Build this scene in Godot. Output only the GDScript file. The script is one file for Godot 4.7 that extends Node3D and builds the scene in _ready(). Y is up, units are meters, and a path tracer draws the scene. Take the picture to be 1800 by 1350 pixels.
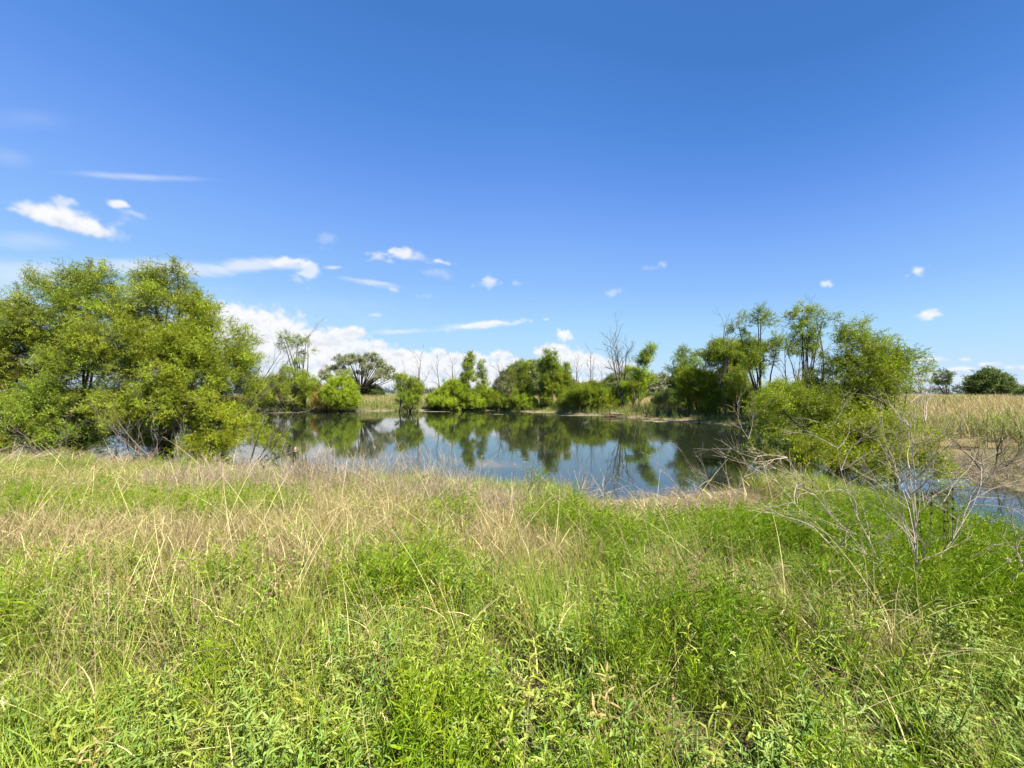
extends Node3D
# A willow-ringed pond seen from its grassy bank. Units are metres, y is up, the water lies at y = 0 and the eye at (0, 2.2, 0).

var rng := RandomNumberGenerator.new()
var bumpy := FastNoiseLite.new()
var patchy := FastNoiseLite.new()
var cloudy := FastNoiseLite.new()
var shore := PackedVector2Array()
var shore_cells := {}
var M := {}
var G := {}
const EXPOSURE := 3.1


func _ready() -> void:
	rng.seed = 7
	var cam := Camera3D.new()
	cam.name = "camera"
	cam.fov = 89.9
	cam.near = 0.05
	cam.far = 6000
	cam.position = Vector3(0, 2.2, 0)
	cam.rotation_degrees = Vector3(1.44, 0, 0)
	add_child(cam)
	var e := Environment.new()
	e.background_mode = Environment.BG_SKY
	var sky := Sky.new()
	var sm := PanoramaSkyMaterial.new()
	sm.panorama = make_sky()
	sky.sky_material = sm
	e.sky = sky
	e.tonemap_mode = Environment.TONE_MAPPER_LINEAR
	e.tonemap_exposure = EXPOSURE
	e.sdfgi_enabled = true
	e.ssao_enabled = true
	e.ssil_enabled = true
	var we := WorldEnvironment.new()
	we.name = "world"
	we.environment = e
	add_child(we)
	var sun := DirectionalLight3D.new()
	sun.name = "sun"
	sun.light_energy = 1.6
	sun.light_color = Color(1.0, 0.965, 0.9)
	sun.light_angular_distance = 0.5
	sun.shadow_enabled = true
	add_child(sun)
	sun.look_at_from_position(Vector3(0.46, 0.79, 0.38) * 100, Vector3.ZERO)

	bumpy.seed = 2; bumpy.frequency = 0.06; bumpy.fractal_octaves = 3
	patchy.seed = 9; patchy.frequency = 0.05; patchy.fractal_octaves = 3
	for p in [[-30, -16], [-17, -13], [-12, -11.5], [-8, -10.3], [-5, -9.6], [-2, -9.3], [0.5, -8.6], [2.2, -8.1], [3.6, -8.5], [4.8, -8.9], [5.6, -9.3], [7.0, -9.7], [8.2, -9.1], [7.7, -7.6], [7.2, -6.4], [7.3, -5.4], [8.5, -4.7], [11, -4.4], [13.5, -5.4], [11.6, -7.2], [11.3, -8.8], [12.6, -10.6], [14.5, -12.6], [14.0, -15], [15.2, -20], [15.6, -25], [13.6, -30], [10, -36], [7, -40.5], [4, -45], [0, -48.5], [-6, -51], [-12, -50], [-18, -48], [-24, -46], [-30, -45], [-36, -42], [-45, -36], [-48, -28], [-42, -20]]:
		shore.append(Vector2(p[0], p[1]))
	materials()
	make_ground()
	make_water()
	sprig_meshes()
	herb_meshes()
	big_willows()
	far_trees()
	distance()
	near_things()
	near_grass()
	far_grass()


# ---------------------------------------------------------------- mesh helpers
class Bits:
	var v := PackedVector3Array()
	var n := PackedVector3Array()
	var c := PackedColorArray()
	var ix := PackedInt32Array()

	func tri(a: Vector3, b: Vector3, d: Vector3, col: Color) -> void:
		var m := (d - a).cross(b - a).normalized()
		var k := v.size()
		v.append(a); v.append(b); v.append(d)
		for i in 3:
			n.append(m); c.append(col); ix.append(k + i)

	func leaf(p: Vector3, d: Vector3, up: Vector3, long: float, wide: float, col: Color, fold := 0.25, droop := 0.0) -> void:
		var s := d.cross(up)
		if s.length() < 0.01:
			s = d.cross(Vector3(0.3, 0.5, 0.8))
		s = s.normalized()
		var u := s.cross(d)
		var m := p + d * long * 0.42
		var a := m + s * wide * 0.5 + u * wide * fold
		var b := m - s * wide * 0.5 + u * wide * fold
		var t := p + d * long - u * long * droop
		tri(p, a, t, col)
		tri(p, t, b, col)

	func long_leaf(p: Vector3, d: Vector3, up: Vector3, long: float, wide: float, col: Color, droop := 0.25) -> void:
		var s := d.cross(up).normalized()
		var u := s.cross(d)
		var m1 := p + d * long * 0.3
		var m2 := p + d * long * 0.66 - u * long * droop * 0.35
		var t := p + d * long - u * long * droop
		var a1 := m1 + s * wide * 0.5 + u * wide * 0.2
		var b1 := m1 - s * wide * 0.5 + u * wide * 0.2
		var a2 := m2 + s * wide * 0.38 + u * wide * 0.12
		var b2 := m2 - s * wide * 0.38 + u * wide * 0.12
		tri(p, a1, m1, col); tri(p, m1, b1, col)
		tri(m1, a1, a2, col); tri(m1, a2, m2, col)
		tri(m1, m2, b2, col); tri(m1, b2, b1, col)
		tri(m2, a2, t, col); tri(m2, t, b2, col)

	# a grass blade that leans by «lean» at its foot and bends by «bend» more on its way
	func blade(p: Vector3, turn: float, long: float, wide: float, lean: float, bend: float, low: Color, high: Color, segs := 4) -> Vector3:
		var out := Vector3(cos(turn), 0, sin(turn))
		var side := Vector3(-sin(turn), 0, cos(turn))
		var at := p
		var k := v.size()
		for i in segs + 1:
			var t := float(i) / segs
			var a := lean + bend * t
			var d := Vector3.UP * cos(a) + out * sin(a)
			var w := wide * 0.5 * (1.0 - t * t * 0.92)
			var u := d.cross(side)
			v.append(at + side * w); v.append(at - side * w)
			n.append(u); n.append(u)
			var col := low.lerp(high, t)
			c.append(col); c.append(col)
			if i < segs:
				var q := k + i * 2
				for j in [q, q + 2, q + 1, q + 1, q + 2, q + 3]:
					ix.append(j)
				at += d * long / segs
		return at

	func tube(pts: PackedVector3Array, r0: float, r1: float, sides: int, col: Color, tip := true) -> void:
		var count := pts.size()
		if count < 2:
			return
		var k := v.size()
		var side := Vector3.ZERO
		for i in count:
			var d := (pts[mini(i + 1, count - 1)] - pts[maxi(i - 1, 0)]).normalized()
			if side == Vector3.ZERO:
				side = d.cross(Vector3(0.31, 0.2, 0.93)).normalized()
			side = (side - d * side.dot(d)).normalized()
			var other := d.cross(side)
			var r := lerpf(r0, r1, float(i) / (count - 1))
			for j in sides:
				var a := TAU * j / sides
				var o := side * cos(a) + other * sin(a)
				v.append(pts[i] + o * r); n.append(o); c.append(col)
		for i in count - 1:
			for j in sides:
				var a := k + i * sides + j
				var b := k + i * sides + (j + 1) % sides
				ix.append(a); ix.append(a + sides); ix.append(b)
				ix.append(b); ix.append(a + sides); ix.append(b + sides)
		if tip:
			for end in [0, count - 1]:
				var q := v.size()
				v.append(pts[end]); n.append((pts[end] - pts[1 if end == 0 else count - 2]).normalized()); c.append(col)
				for j in sides:
					ix.append(q); ix.append(k + end * sides + j); ix.append(k + end * sides + (j + 1) % sides)

	func mesh(m: Material) -> ArrayMesh:
		var arrays := []
		arrays.resize(Mesh.ARRAY_MAX)
		arrays[Mesh.ARRAY_VERTEX] = v
		arrays[Mesh.ARRAY_NORMAL] = n
		arrays[Mesh.ARRAY_COLOR] = c
		arrays[Mesh.ARRAY_INDEX] = ix
		var made := ArrayMesh.new()
		made.add_surface_from_arrays(Mesh.PRIMITIVE_TRIANGLES, arrays)
		made.surface_set_material(0, m)
		return made


class Scatter:
	var at: Array[Transform3D] = []
	var tint := PackedColorArray()

	func put(t: Transform3D, col: Color) -> void:
		at.append(t); tint.append(col)


func rf(a: float, b: float) -> float:
	return rng.randf_range(a, b)


func rvec() -> Vector3:
	var y := rf(-1, 1)
	var a := rf(0, TAU)
	var r := sqrt(1 - y * y)
	return Vector3(r * cos(a), y, r * sin(a))


func frame(y: Vector3, size: float, at: Vector3) -> Transform3D:
	var x := y.cross(rvec()).normalized()
	if x.length() < 0.5:
		x = y.cross(Vector3(0.2, 0.9, 0.4)).normalized()
	return Transform3D(Basis(x * size, y * size, x.cross(y) * size), at)


func upright(at: Vector3, size: float, tall := 1.0, tilt := 0.12) -> Transform3D:
	var b := Basis(Vector3(rf(-1, 1), 0, rf(-1, 1)).normalized(), rf(0, tilt)) * Basis(Vector3.UP, rf(0, TAU))
	return Transform3D(b.scaled_local(Vector3(size, size * tall, size)), at)


# ---------------------------------------------------------------- things
func tag(o: Node, label: String, category: String, group := "") -> void:
	o.set_meta("label", label)
	o.set_meta("category", category)
	if group:
		o.set_meta("group", group)


func thing(called: String, label: String, category: String, at: Vector3, group := "") -> Node3D:
	var o := Node3D.new()
	o.name = numbered(called)
	o.position = at
	add_child(o, true)
	tag(o, label, category, group)
	return o


var taken := {}
func numbered(called: String, parent: Node = null) -> String:
	var key := called if parent == null else str(parent.get_instance_id()) + called
	var k: int = taken.get(key, 0)
	taken[key] = k + 1
	return called if k == 0 else "%s_%03d" % [called, k]


func obj(called: String, b, m: Material, parent: Node, kind := "") -> MeshInstance3D:
	var o := MeshInstance3D.new()
	o.name = numbered(called, parent)
	o.mesh = b.mesh(m) if b is Bits else b
	if not b is Bits:
		o.material_override = m
	parent.add_child(o, true)
	if kind:
		o.set_meta("kind", kind)
	return o


func strew(called: String, s: Scatter, mesh: Mesh, parent: Node, label := "") -> MultiMeshInstance3D:
	if s.at.is_empty():
		return null
	var mm := MultiMesh.new()
	mm.transform_format = MultiMesh.TRANSFORM_3D
	mm.use_colors = true
	mm.mesh = mesh
	mm.instance_count = s.at.size()
	for i in s.at.size():
		mm.set_instance_transform(i, s.at[i])
		mm.set_instance_color(i, s.tint[i])
	var o := MultiMeshInstance3D.new()
	o.name = numbered(called, parent)
	o.multimesh = mm
	o.set_meta("kind", "stuff")
	if label:
		o.set_meta("label", label)
	parent.add_child(o, true)
	return o


func leafy(name_: String, through: float, rough := 0.55) -> StandardMaterial3D:
	var m := StandardMaterial3D.new()
	m.resource_name = name_
	m.vertex_color_use_as_albedo = true
	m.roughness = rough
	m.metallic_specular = 0.35
	m.cull_mode = BaseMaterial3D.CULL_DISABLED
	if through > 0:
		m.backlight_enabled = true
		m.backlight = Color(through * 0.95, through, through * 0.55).linear_to_srgb()
	return m


func plain(name_: String, rough := 0.9) -> StandardMaterial3D:
	var m := StandardMaterial3D.new()
	m.resource_name = name_
	m.vertex_color_use_as_albedo = true
	m.roughness = rough
	m.metallic_specular = 0.3
	m.cull_mode = BaseMaterial3D.CULL_DISABLED
	return m


# ---------------------------------------------------------------- the lie of the land
func to_shore(x: float, z: float) -> float:
	# metres to the water's edge, positive on land
	var best := 1e9
	var p := Vector2(x, z)
	var inside := false
	var j := shore.size() - 1
	for i in shore.size():
		var a := shore[i]
		var b := shore[j]
		var ab := b - a
		var t := clampf((p - a).dot(ab) / ab.length_squared(), 0, 1)
		best = minf(best, (a + ab * t - p).length_squared())
		if (a.y > z) != (b.y > z) and x < (b.x - a.x) * (z - a.y) / (b.y - a.y) + a.x:
			inside = not inside
		j = i
	return -sqrt(best) if inside else sqrt(best)


func lie(x: float, z: float, s: float) -> float:
	# height of the ground, s metres from the water
	if s < 0:
		return maxf(-1.2, s * 0.35) - 0.02
	var far := smoothstep(8.5, 15.0, -z + maxf(0.0, absf(x) - 14) * 0.5)
	var near_y := 0.13 * smoothstep(0.0, 0.7, s) + 0.42 * smoothstep(0.6, 6.5, s) + 0.25 * smoothstep(7, 30, s)
	var far_y := 0.12 * smoothstep(0.0, 0.7, s) + 0.5 * smoothstep(0.8, 4.0, s) + 0.75 * smoothstep(3, 20, s) + 0.3 * smoothstep(60, 400, s)
	var y := lerpf(near_y, far_y, far)
	# the low muddy shelf beside the small bare shrub
	y -= 0.09 * smoothstep(1.5, 0.6, Vector2((x - 3.7) / 2.3, (z + 6.7) / 1.7).length()) * smoothstep(0.5, 1.8, s)
	return y - 0.01 + bumpy.get_noise_2d(x * 4, z * 4) * 0.09 * smoothstep(0.3, 2.5, s) + patchy.get_noise_2d(x * 30, z * 30) * 0.035 * smoothstep(0.1, 0.6, s)


func ground(x: float, z: float) -> float:
	return lie(x, z, to_shore(x, z))


func bend(t: float) -> float:
	return signf(t) * (pow(absf(t), 1.0) * 22.0 + pow(absf(t), 4.0) * 140.0 + pow(absf(t), 14.0) * 2600.0)


func make_ground() -> void:
	var b := Bits.new()
	var n := 260
	for i in n + 1:
		for j in n + 1:
			var x := bend(float(i) / n * 2 - 1)
			var z := bend(float(j) / n * 2 - 1) - 14.0
			var s := to_shore(x, z)
			b.v.append(Vector3(x, lie(x, z, s), z))
			var wet := smoothstep(1.3, 0.25, s + patchy.get_noise_2d(x * 9, z * 9) * 0.5)
			var dry := clampf(0.5 + patchy.get_noise_2d(x * 1.3, z * 1.3) * 0.9 + (0.25 if x > 14 else 0.0), 0, 1)
			var col := Color(0.10, 0.115, 0.035).lerp(Color(0.25, 0.20, 0.105), dry)
			if Vector2(x, z).length() < 11 and z > -10:
				col = Color(0.13, 0.10, 0.06).lerp(Color(0.2, 0.165, 0.1), dry)
			col = col.lerp(Color(0.30, 0.255, 0.19), wet)
			if s < -0.1:
				col = Color(0.10, 0.09, 0.055)
			b.c.append(col)
			b.n.append(Vector3.UP)
	for i in n:
		for j in n:
			var k := i * (n + 1) + j
			for q in [k, k + n + 1, k + 1, k + 1, k + n + 1, k + n + 2]:
				b.ix.append(q)
	# normals from neighbours
	for i in range(1, n):
		for j in range(1, n):
			var k := i * (n + 1) + j
			b.n[k] = (b.v[k + 1] - b.v[k - 1]).cross(b.v[k + n + 1] - b.v[k - n - 1]).normalized()
	var m := plain("soil and thatch", 0.95)
	m.cull_mode = BaseMaterial3D.CULL_BACK
	var t := NoiseTexture2D.new()
	t.width = 512; t.height = 512; t.seamless = true
	var fn := FastNoiseLite.new()
	fn.seed = 5; fn.frequency = 0.03; fn.fractal_octaves = 5
	t.noise = fn
	var ramp := Gradient.new()
	ramp.set_color(0, Color(0.62, 0.60, 0.56)); ramp.set_color(1, Color(1, 1, 1))
	t.color_ramp = ramp
	m.albedo_texture = t
	m.uv1_triplanar = true
	m.uv1_world_triplanar = true
	m.uv1_scale = Vector3.ONE * 0.9
	m.heightmap_enabled = true
	m.heightmap_texture = t
	m.heightmap_scale = 4.0
	var o := obj("ground", b, m, self, "structure")
	o.set_meta("label", "grassy bank and meadow ground round the pond")


func make_water() -> void:
	var b := Bits.new()
	# one sheet a little larger than the pond; the banks rise through it
	var n := 60
	for i in n + 1:
		for j in n + 1:
			b.v.append(Vector3(lerpf(-70, 34, float(i) / n), 0, lerpf(-64, -2.5, float(j) / n)))
			b.n.append(Vector3.UP)
			b.c.append(Color.WHITE)
	for i in n:
		for j in n:
			var k := i * (n + 1) + j
			for q in [k, k + n + 1, k + 1, k + 1, k + n + 1, k + n + 2]:
				b.ix.append(q)
	var m := StandardMaterial3D.new()
	m.resource_name = "pond water"
	m.albedo_color = Color(0.013, 0.017, 0.010).linear_to_srgb()
	m.roughness = 0.03
	m.metallic_specular = 0.85
	var t := NoiseTexture2D.new()
	t.width = 1024; t.height = 1024; t.seamless = true
	t.as_normal_map = true
	t.bump_strength = 6.0
	var fn := FastNoiseLite.new()
	fn.seed = 11; fn.frequency = 0.012; fn.fractal_octaves = 4; fn.fractal_gain = 0.45
	t.noise = fn
	m.normal_enabled = true
	m.normal_texture = t
	m.normal_scale = 0.022
	m.uv1_triplanar = true
	m.uv1_world_triplanar = true
	m.uv1_scale = Vector3(0.11, 0.2, 0.2)
	var o := obj("pond_water", b, m, self, "structure")
	o.set_meta("label", "calm dark pond water mirroring the trees and sky")


# ---------------------------------------------------------------- the sky
const SW := 3072
const SH := 1536
var sky_px := PackedFloat32Array()


func lin(r: float, g: float, b: float) -> Color:
	return Color(r / 255, g / 255, b / 255).srgb_to_linear()


func air(el: float) -> Color:
	var stops := [[-90.0, lin(214, 230, 246)], [0.0, lin(214, 234, 252)], [3.0, lin(201, 230, 254)], [6.0, lin(187, 226, 255)], [9.6, lin(172, 218, 255)], [15.8, lin(145, 194, 254)], [23.4, lin(122, 171, 249)], [30.1, lin(100, 152, 235)], [36.0, lin(83, 140, 222)], [44.8, lin(71, 126, 204)], [90.0, lin(50, 98, 172)]]
	for i in range(1, stops.size()):
		if el <= stops[i][0]:
			return stops[i - 1][1].lerp(stops[i][1], (el - stops[i - 1][0]) / (stops[i][0] - stops[i - 1][0]))
	return stops[-1][1]


# a patch of cloud: centre and half sizes in degrees, turned by «roll» degrees; «soft» widens its edge, «rag» tears it, «thick» is its opacity, «fine» the grain, «stretch» draws the grain out
func cloud(az: float, el: float, w: float, h: float, roll: float, soft: float, rag: float, thick: float, fine: float, stretch := 1.0, flat := false) -> void:
	var ce := cos(deg_to_rad(el))
	var reach := maxf(w, h) * 1.9
	var row0 := maxi(0, int((0.5 - (el + reach) / 180.0) * SH))
	var row1 := mini(SH / 2 - 1, int((0.5 - (el - reach) / 180.0) * SH))
	var span := int(reach / ce / 360.0 * SW)
	var mid := int(az / 360.0 * SW)
	var cr := cos(deg_to_rad(roll))
	var sr := sin(deg_to_rad(roll))
	var white := Color(0.97, 0.98, 1.0)
	var grey := Color(0.66, 0.74, 0.87)
	for row in range(row0, row1 + 1):
		var dy := (0.5 - (row + 0.5) / SH) * 180.0 - el
		for c in range(mid - span, mid + span + 1):
			var dx := ((c + 0.5) / SW * 360.0 - az) * ce
			var x := dx * cr + dy * sr
			var y := dy * cr - dx * sr
			var hh := h * 0.55 if flat and y < 0 else h
			var q := (x / w) * (x / w) + (y / hh) * (y / hh)
			if q > 3.6:
				continue
			var nn := cloudy.get_noise_3d((dx + az) * fine / stretch, (dy + el) * fine, w * 7.0)
			var d := 1.0 - sqrt(q) + rag * nn
			if d <= 0:
				continue
			var a := smoothstep(0.0, soft, d) * thick
			var lit := smoothstep(-0.75, 0.75, y / h * 1.1 + nn * 1.3 + (1.0 - d) * 0.4)
			var col := grey.lerp(white, lit if flat else 0.75 + 0.25 * lit)
			var k := (row * SW + posmod(c, SW)) * 3
			sky_px[k] = lerpf(sky_px[k], col.r, a)
			sky_px[k + 1] = lerpf(sky_px[k + 1], col.g, a)
			sky_px[k + 2] = lerpf(sky_px[k + 2], col.b, a)


func make_sky() -> ImageTexture:
	var shades: Array[Color] = []
	for i in 1201:
		shades.append(air(i * 0.1))
	# the blue is a little deeper on the side away from the haze
	var deeper := PackedFloat32Array()
	for i in SW:
		var az := 360.0 * i / SW
		deeper.append(10.0 * (1.0 + 0.28 * smoothstep(0, 48, az) * smoothstep(215, 125, az)))
	var c := air(-1.0)
	sky_px.resize(SW * SH * 3)
	for row in SH:
		var el := (0.5 - (row + 0.5) / SH) * 180.0
		var k := row * SW * 3
		for i in SW:
			if el > 0:
				c = shades[int(el * deeper[i] + 0.5)]
			sky_px[k] = c.r; sky_px[k + 1] = c.g; sky_px[k + 2] = c.b
			k += 3
	cloudy.seed = 21; cloudy.frequency = 1.0; cloudy.fractal_octaves = 6; cloudy.fractal_gain = 0.6
	cloud(-51.83, 24.22, 4.99, 1.31, 27.6, 1.2, 0.8, 0.1, 0.15, 5, false)
	cloud(-53.09, 6.69, 8.60, 4.52, 8.8, 1.6, 0.5, 0.6, 0.2, 3, false)
	cloud(-30.61, 9.54, 21.77, 4.26, 5.6, 1.8, 0.6, 0.25, 0.2, 3, false)
	cloud(-43.88, 10.39, 10.99, 2.66, 9.8, 1.5, 0.7, 0.28, 0.2, 4, false)
	cloud(-53.09, 20.55, 2.05, 1.12, 25.0, 1.2, 0.8, 0.16, 0.2, 4, false)
	cloud(-44.74, 22.08, 6.98, 0.39, 17.4, 1.2, 0.8, 0.4, 0.3, 8, false)
	cloud(-52.15, 13.87, 3.57, 1.23, 17.1, 1.2, 0.8, 0.28, 0.2, 4, false)
	cloud(-55.40, 10.10, 5.00, 2.57, 14.3, 1.4, 0.6, 0.5, 0.2, 4, false)
	cloud(-51.17, 11.12, 4.37, 1.53, 13.5, 1.2, 0.8, 0.45, 0.25, 4, false)
	cloud(-41.59, 13.80, 8.00, 1.08, 9.9, 1.0, 0.9, 0.55, 0.3, 5, false)
	cloud(-33.06, 15.72, 5.53, 0.86, 13.0, 0.9, 1.0, 0.65, 0.4, 4, false)
	cloud(-30.61, 16.59, 3.05, 0.67, 11.6, 0.5, 0.9, 0.9, 0.7, 2, false)
	cloud(-28.04, 16.03, 1.92, 1.52, -41.6, 0.7, 1.0, 0.7, 0.6, 2, false)
	cloud(-24.98, 16.72, 1.68, 0.32, 7.6, 0.8, 0.9, 0.7, 0.6, 3, false)
	cloud(-29.02, 14.51, 1.58, 0.76, -27.1, 0.9, 1.0, 0.45, 0.6, 2, false)
	cloud(-21.04, 15.36, 5.01, 0.55, -4.2, 0.9, 0.9, 0.5, 0.5, 4, false)
	cloud(-17.26, 14.57, 1.13, 0.34, -10.5, 0.9, 0.9, 0.5, 0.8, 2, false)
	cloud(-26.02, 20.01, 1.96, 1.21, 9.5, 1.3, 1.1, 0.22, 0.6, 1.5, false)
	cloud(-16.48, 19.24, 4.07, 0.94, 9.6, 1.1, 1.1, 0.8, 0.7, 2, false)
	cloud(-16.09, 19.63, 2.22, 0.65, 5.5, 0.7, 0.9, 0.8, 0.8, 1.4, false)
	cloud(-13.32, 18.84, 4.19, 0.52, -5.6, 1.1, 1.2, 0.4, 0.7, 3, false)
	cloud(-10.07, 18.67, 1.79, 0.41, -6.8, 0.9, 1, 0.85, 0.8, 2, false)
	cloud(-3.39, 16.22, 2.02, 1.09, 10.9, 0.9, 1, 0.65, 0.7, 1.4, false)
	cloud(-10.89, 17.27, 2.35, 0.91, -6.7, 1.2, 1, 0.3, 0.6, 2, false)
	cloud(0.42, 16.09, 1.02, 0.47, -0.1, 1, 1, 0.3, 0.8, 1, false)
	cloud(-5.91, 9.85, 7.02, 0.74, 7.0, 0.8, 1.0, 0.75, 0.5, 3, false)
	cloud(-4.23, 10.20, 4.15, 0.57, 5.7, 0.5, 0.9, 0.85, 0.7, 2, false)
	cloud(-16.48, 8.79, 5.01, 0.40, 5.6, 1, 1, 0.5, 0.5, 4, false)
	cloud(2.12, 10.88, 1.22, 0.33, -8.4, 1, 1, 0.5, 0.8, 1, false)
	cloud(5.07, 10.93, 0.58, 0.20, -1.0, 1, 1, 0.5, 0.8, 1, false)
	cloud(-19.92, 10.94, 1.33, 0.31, 3.9, 1, 1, 0.4, 0.7, 2, false)
	cloud(-12.51, 13.95, 1.57, 0.62, 3.1, 1.2, 1, 0.2, 0.7, 1, false)
	cloud(21.55, 17.49, 0.77, 0.50, 13.2, 1, 0.9, 0.5, 1.2, 1, false)
	cloud(19.55, 17.20, 1.45, 0.36, -6.0, 1.2, 1, 0.2, 0.9, 1, false)
	cloud(14.75, 14.21, 1.69, 0.69, 6.3, 1.1, 1, 0.4, 0.9, 1, false)
	cloud(39.49, 12.49, 0.70, 0.50, -10.1, 0.8, 0.9, 0.7, 1.2, 1, false)
	cloud(46.73, 12.35, 0.80, 0.50, 7.2, 1, 1, 0.95, 1, 1, false)
	cloud(47.20, 7.95, 1.21, 0.62, -0.5, 0.9, 1, 1, 0.9, 1.5, false)
	cloud(7.83, 8.58, 1.65, 1.07, -21.2, 0.6, 0.7, 1, 1.2, 1, false)
	cloud(-45.96, 19.17, 1.06, 0.45, 4.7, 0.5, 0.8, 0.95, 0.7, 1.5, false)
	cloud(-44.96, 18.63, 1.27, 0.38, -2.3, 1, 0.9, 0.4, 0.7, 2, false)
	cloud(-49.80, 17.98, 1.07, 0.64, 5.1, 1, 0.9, 0.7, 0.7, 1, false)
	cloud(-51.17, 16.63, 1.86, 1.07, 7.6, 0.7, 0.6, 1, 0.7, 1, true)
	cloud(-49.63, 16.24, 3.41, 1.57, -1.8, 0.6, 0.5, 1, 0.6, 1, true)
	cloud(-48.16, 16.07, 2.28, 1.46, -0.8, 0.7, 0.6, 1, 0.7, 1, true)
	cloud(-46.41, 16.32, 1.41, 0.81, -3.6, 1, 1, 0.4, 0.6, 1, false)
	cloud(-45.79, 17.30, 1.23, 0.65, 47.0, 1.2, 1, 0.3, 0.6, 1, false)
	cloud(-32.46, 6.55, 6.91, 4.59, 4.1, 0.5, 0.5, 0.95, 0.75, 1, true)
	cloud(-36.76, 7.89, 4.06, 3.33, 5.9, 0.5, 0.5, 0.95, 0.75, 1, true)
	cloud(-26.70, 5.06, 7.42, 3.76, 2.5, 0.5, 0.5, 0.95, 0.75, 1, true)
	cloud(-17.26, 3.40, 7.72, 2.42, 1.1, 0.5, 0.5, 0.95, 0.75, 1, true)
	cloud(-40.14, 6.58, 2.97, 2.88, 5.5, 0.5, 0.5, 0.95, 0.75, 1, true)
	cloud(-36.49, 8.92, 3.00, 2.00, 6.5, 0.5, 0.5, 0.95, 0.75, 1, true)
	cloud(-34.23, 8.62, 3.17, 2.05, 5.8, 0.5, 0.5, 0.95, 0.75, 1, true)
	cloud(-31.85, 7.66, 2.43, 1.94, 4.7, 0.5, 0.5, 0.95, 0.75, 1, true)
	cloud(-35.38, 6.33, 5.34, 3.07, 4.5, 0.5, 0.5, 0.95, 0.75, 1, true)
	cloud(-30.61, 4.88, 5.32, 3.26, 2.9, 0.5, 0.5, 0.95, 0.75, 1, true)
	cloud(-26.70, 6.93, 5.05, 1.64, 3.5, 0.5, 0.5, 0.95, 0.75, 1, true)
	cloud(-23.93, 7.70, 3.87, 1.52, 3.4, 0.5, 0.5, 0.95, 0.75, 1, true)
	cloud(-22.50, 8.32, 2.15, 1.07, 3.4, 0.5, 0.5, 0.95, 0.75, 1, true)
	cloud(-26.02, 3.95, 4.10, 3.03, 1.9, 0.5, 0.5, 0.95, 0.75, 1, true)
	cloud(-21.04, 5.68, 3.31, 2.35, 2.2, 0.5, 0.5, 0.95, 0.75, 1, true)
	cloud(-19.55, 6.76, 1.50, 1.18, 2.4, 0.5, 0.5, 0.95, 0.75, 1, true)
	cloud(-17.26, 4.20, 4.63, 2.82, 1.3, 0.5, 0.5, 0.95, 0.75, 1, true)
	cloud(-16.09, 5.68, 1.95, 1.05, 1.6, 0.5, 0.5, 0.95, 0.75, 1, true)
	cloud(-13.72, 5.25, 2.39, 1.22, 1.3, 0.5, 0.5, 0.95, 0.75, 1, true)
	cloud(-10.89, 5.81, 1.79, 0.99, 1.1, 0.5, 0.5, 0.95, 0.75, 1, true)
	cloud(-11.70, 3.07, 6.49, 2.90, 0.6, 0.5, 0.5, 0.95, 0.75, 1, true)
	cloud(-8.41, 5.02, 2.48, 1.25, 0.7, 0.5, 0.5, 0.95, 0.75, 1, true)
	cloud(-5.49, 5.22, 2.51, 1.09, 0.5, 0.5, 0.5, 0.95, 0.75, 1, true)
	cloud(-1.69, 5.57, 2.52, 1.09, 0.2, 0.5, 0.5, 0.95, 0.75, 1, true)
	cloud(-3.39, 3.13, 6.32, 2.78, 0.2, 0.5, 0.5, 0.95, 0.75, 1, true)
	cloud(0.00, 4.40, 2.53, 1.26, 0.0, 0.5, 0.5, 0.95, 0.75, 1, true)
	cloud(-29.34, 1.63, 7.08, 2.21, 0.9, 0.5, 0.5, 0.95, 0.75, 1, true)
	cloud(-18.03, 1.37, 9.96, 2.01, 0.4, 0.5, 0.5, 0.95, 0.75, 1, true)
	cloud(-4.23, 1.01, 10.96, 1.69, 0.1, 0.5, 0.5, 0.95, 0.75, 1, true)
	cloud(5.91, 6.21, 2.92, 1.50, -0.6, 0.5, 0.5, 0.9, 0.8, 1, true)
	cloud(4.65, 5.89, 1.68, 1.00, -0.5, 0.5, 0.5, 0.9, 0.8, 1, true)
	cloud(7.17, 6.45, 1.66, 1.00, -0.8, 0.5, 0.5, 0.9, 0.8, 1, true)
	cloud(8.41, 4.35, 5.38, 2.50, -0.6, 0.5, 0.5, 0.9, 0.8, 1, true)
	cloud(9.65, 5.17, 1.64, 1.08, -0.9, 0.5, 0.5, 0.9, 0.8, 1, true)
	cloud(11.70, 5.13, 1.62, 0.99, -1.1, 0.5, 0.5, 0.9, 0.8, 1, true)
	cloud(12.51, 3.64, 4.43, 2.06, -0.8, 0.5, 0.5, 0.9, 0.8, 1, true)
	cloud(16.48, 3.41, 2.33, 1.46, -1.0, 0.5, 0.5, 0.9, 0.8, 1, true)
	cloud(8.41, 1.17, 10.78, 1.84, -0.2, 0.5, 0.5, 0.9, 0.8, 1, true)
	cloud(21.04, 0.95, 7.38, 0.95, -0.4, 0.5, 0.5, 0.9, 0.8, 1, true)
	cloud(47.28, 3.33, 1.64, 0.46, -3.6, 0.6, 0.7, 0.9, 1.0, 1.6, true)
	cloud(47.00, 2.31, 1.38, 0.40, -2.5, 0.6, 0.7, 0.9, 1.0, 1.6, true)
	cloud(45.17, 2.51, 1.90, 0.60, -2.5, 0.6, 0.7, 0.9, 1.0, 1.6, true)
	cloud(49.80, 3.28, 0.53, 0.22, -3.9, 0.6, 0.7, 0.9, 1.0, 1.6, true)
	cloud(51.24, 2.70, 0.90, 0.34, -3.4, 0.6, 0.7, 0.9, 1.0, 1.6, true)
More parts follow.
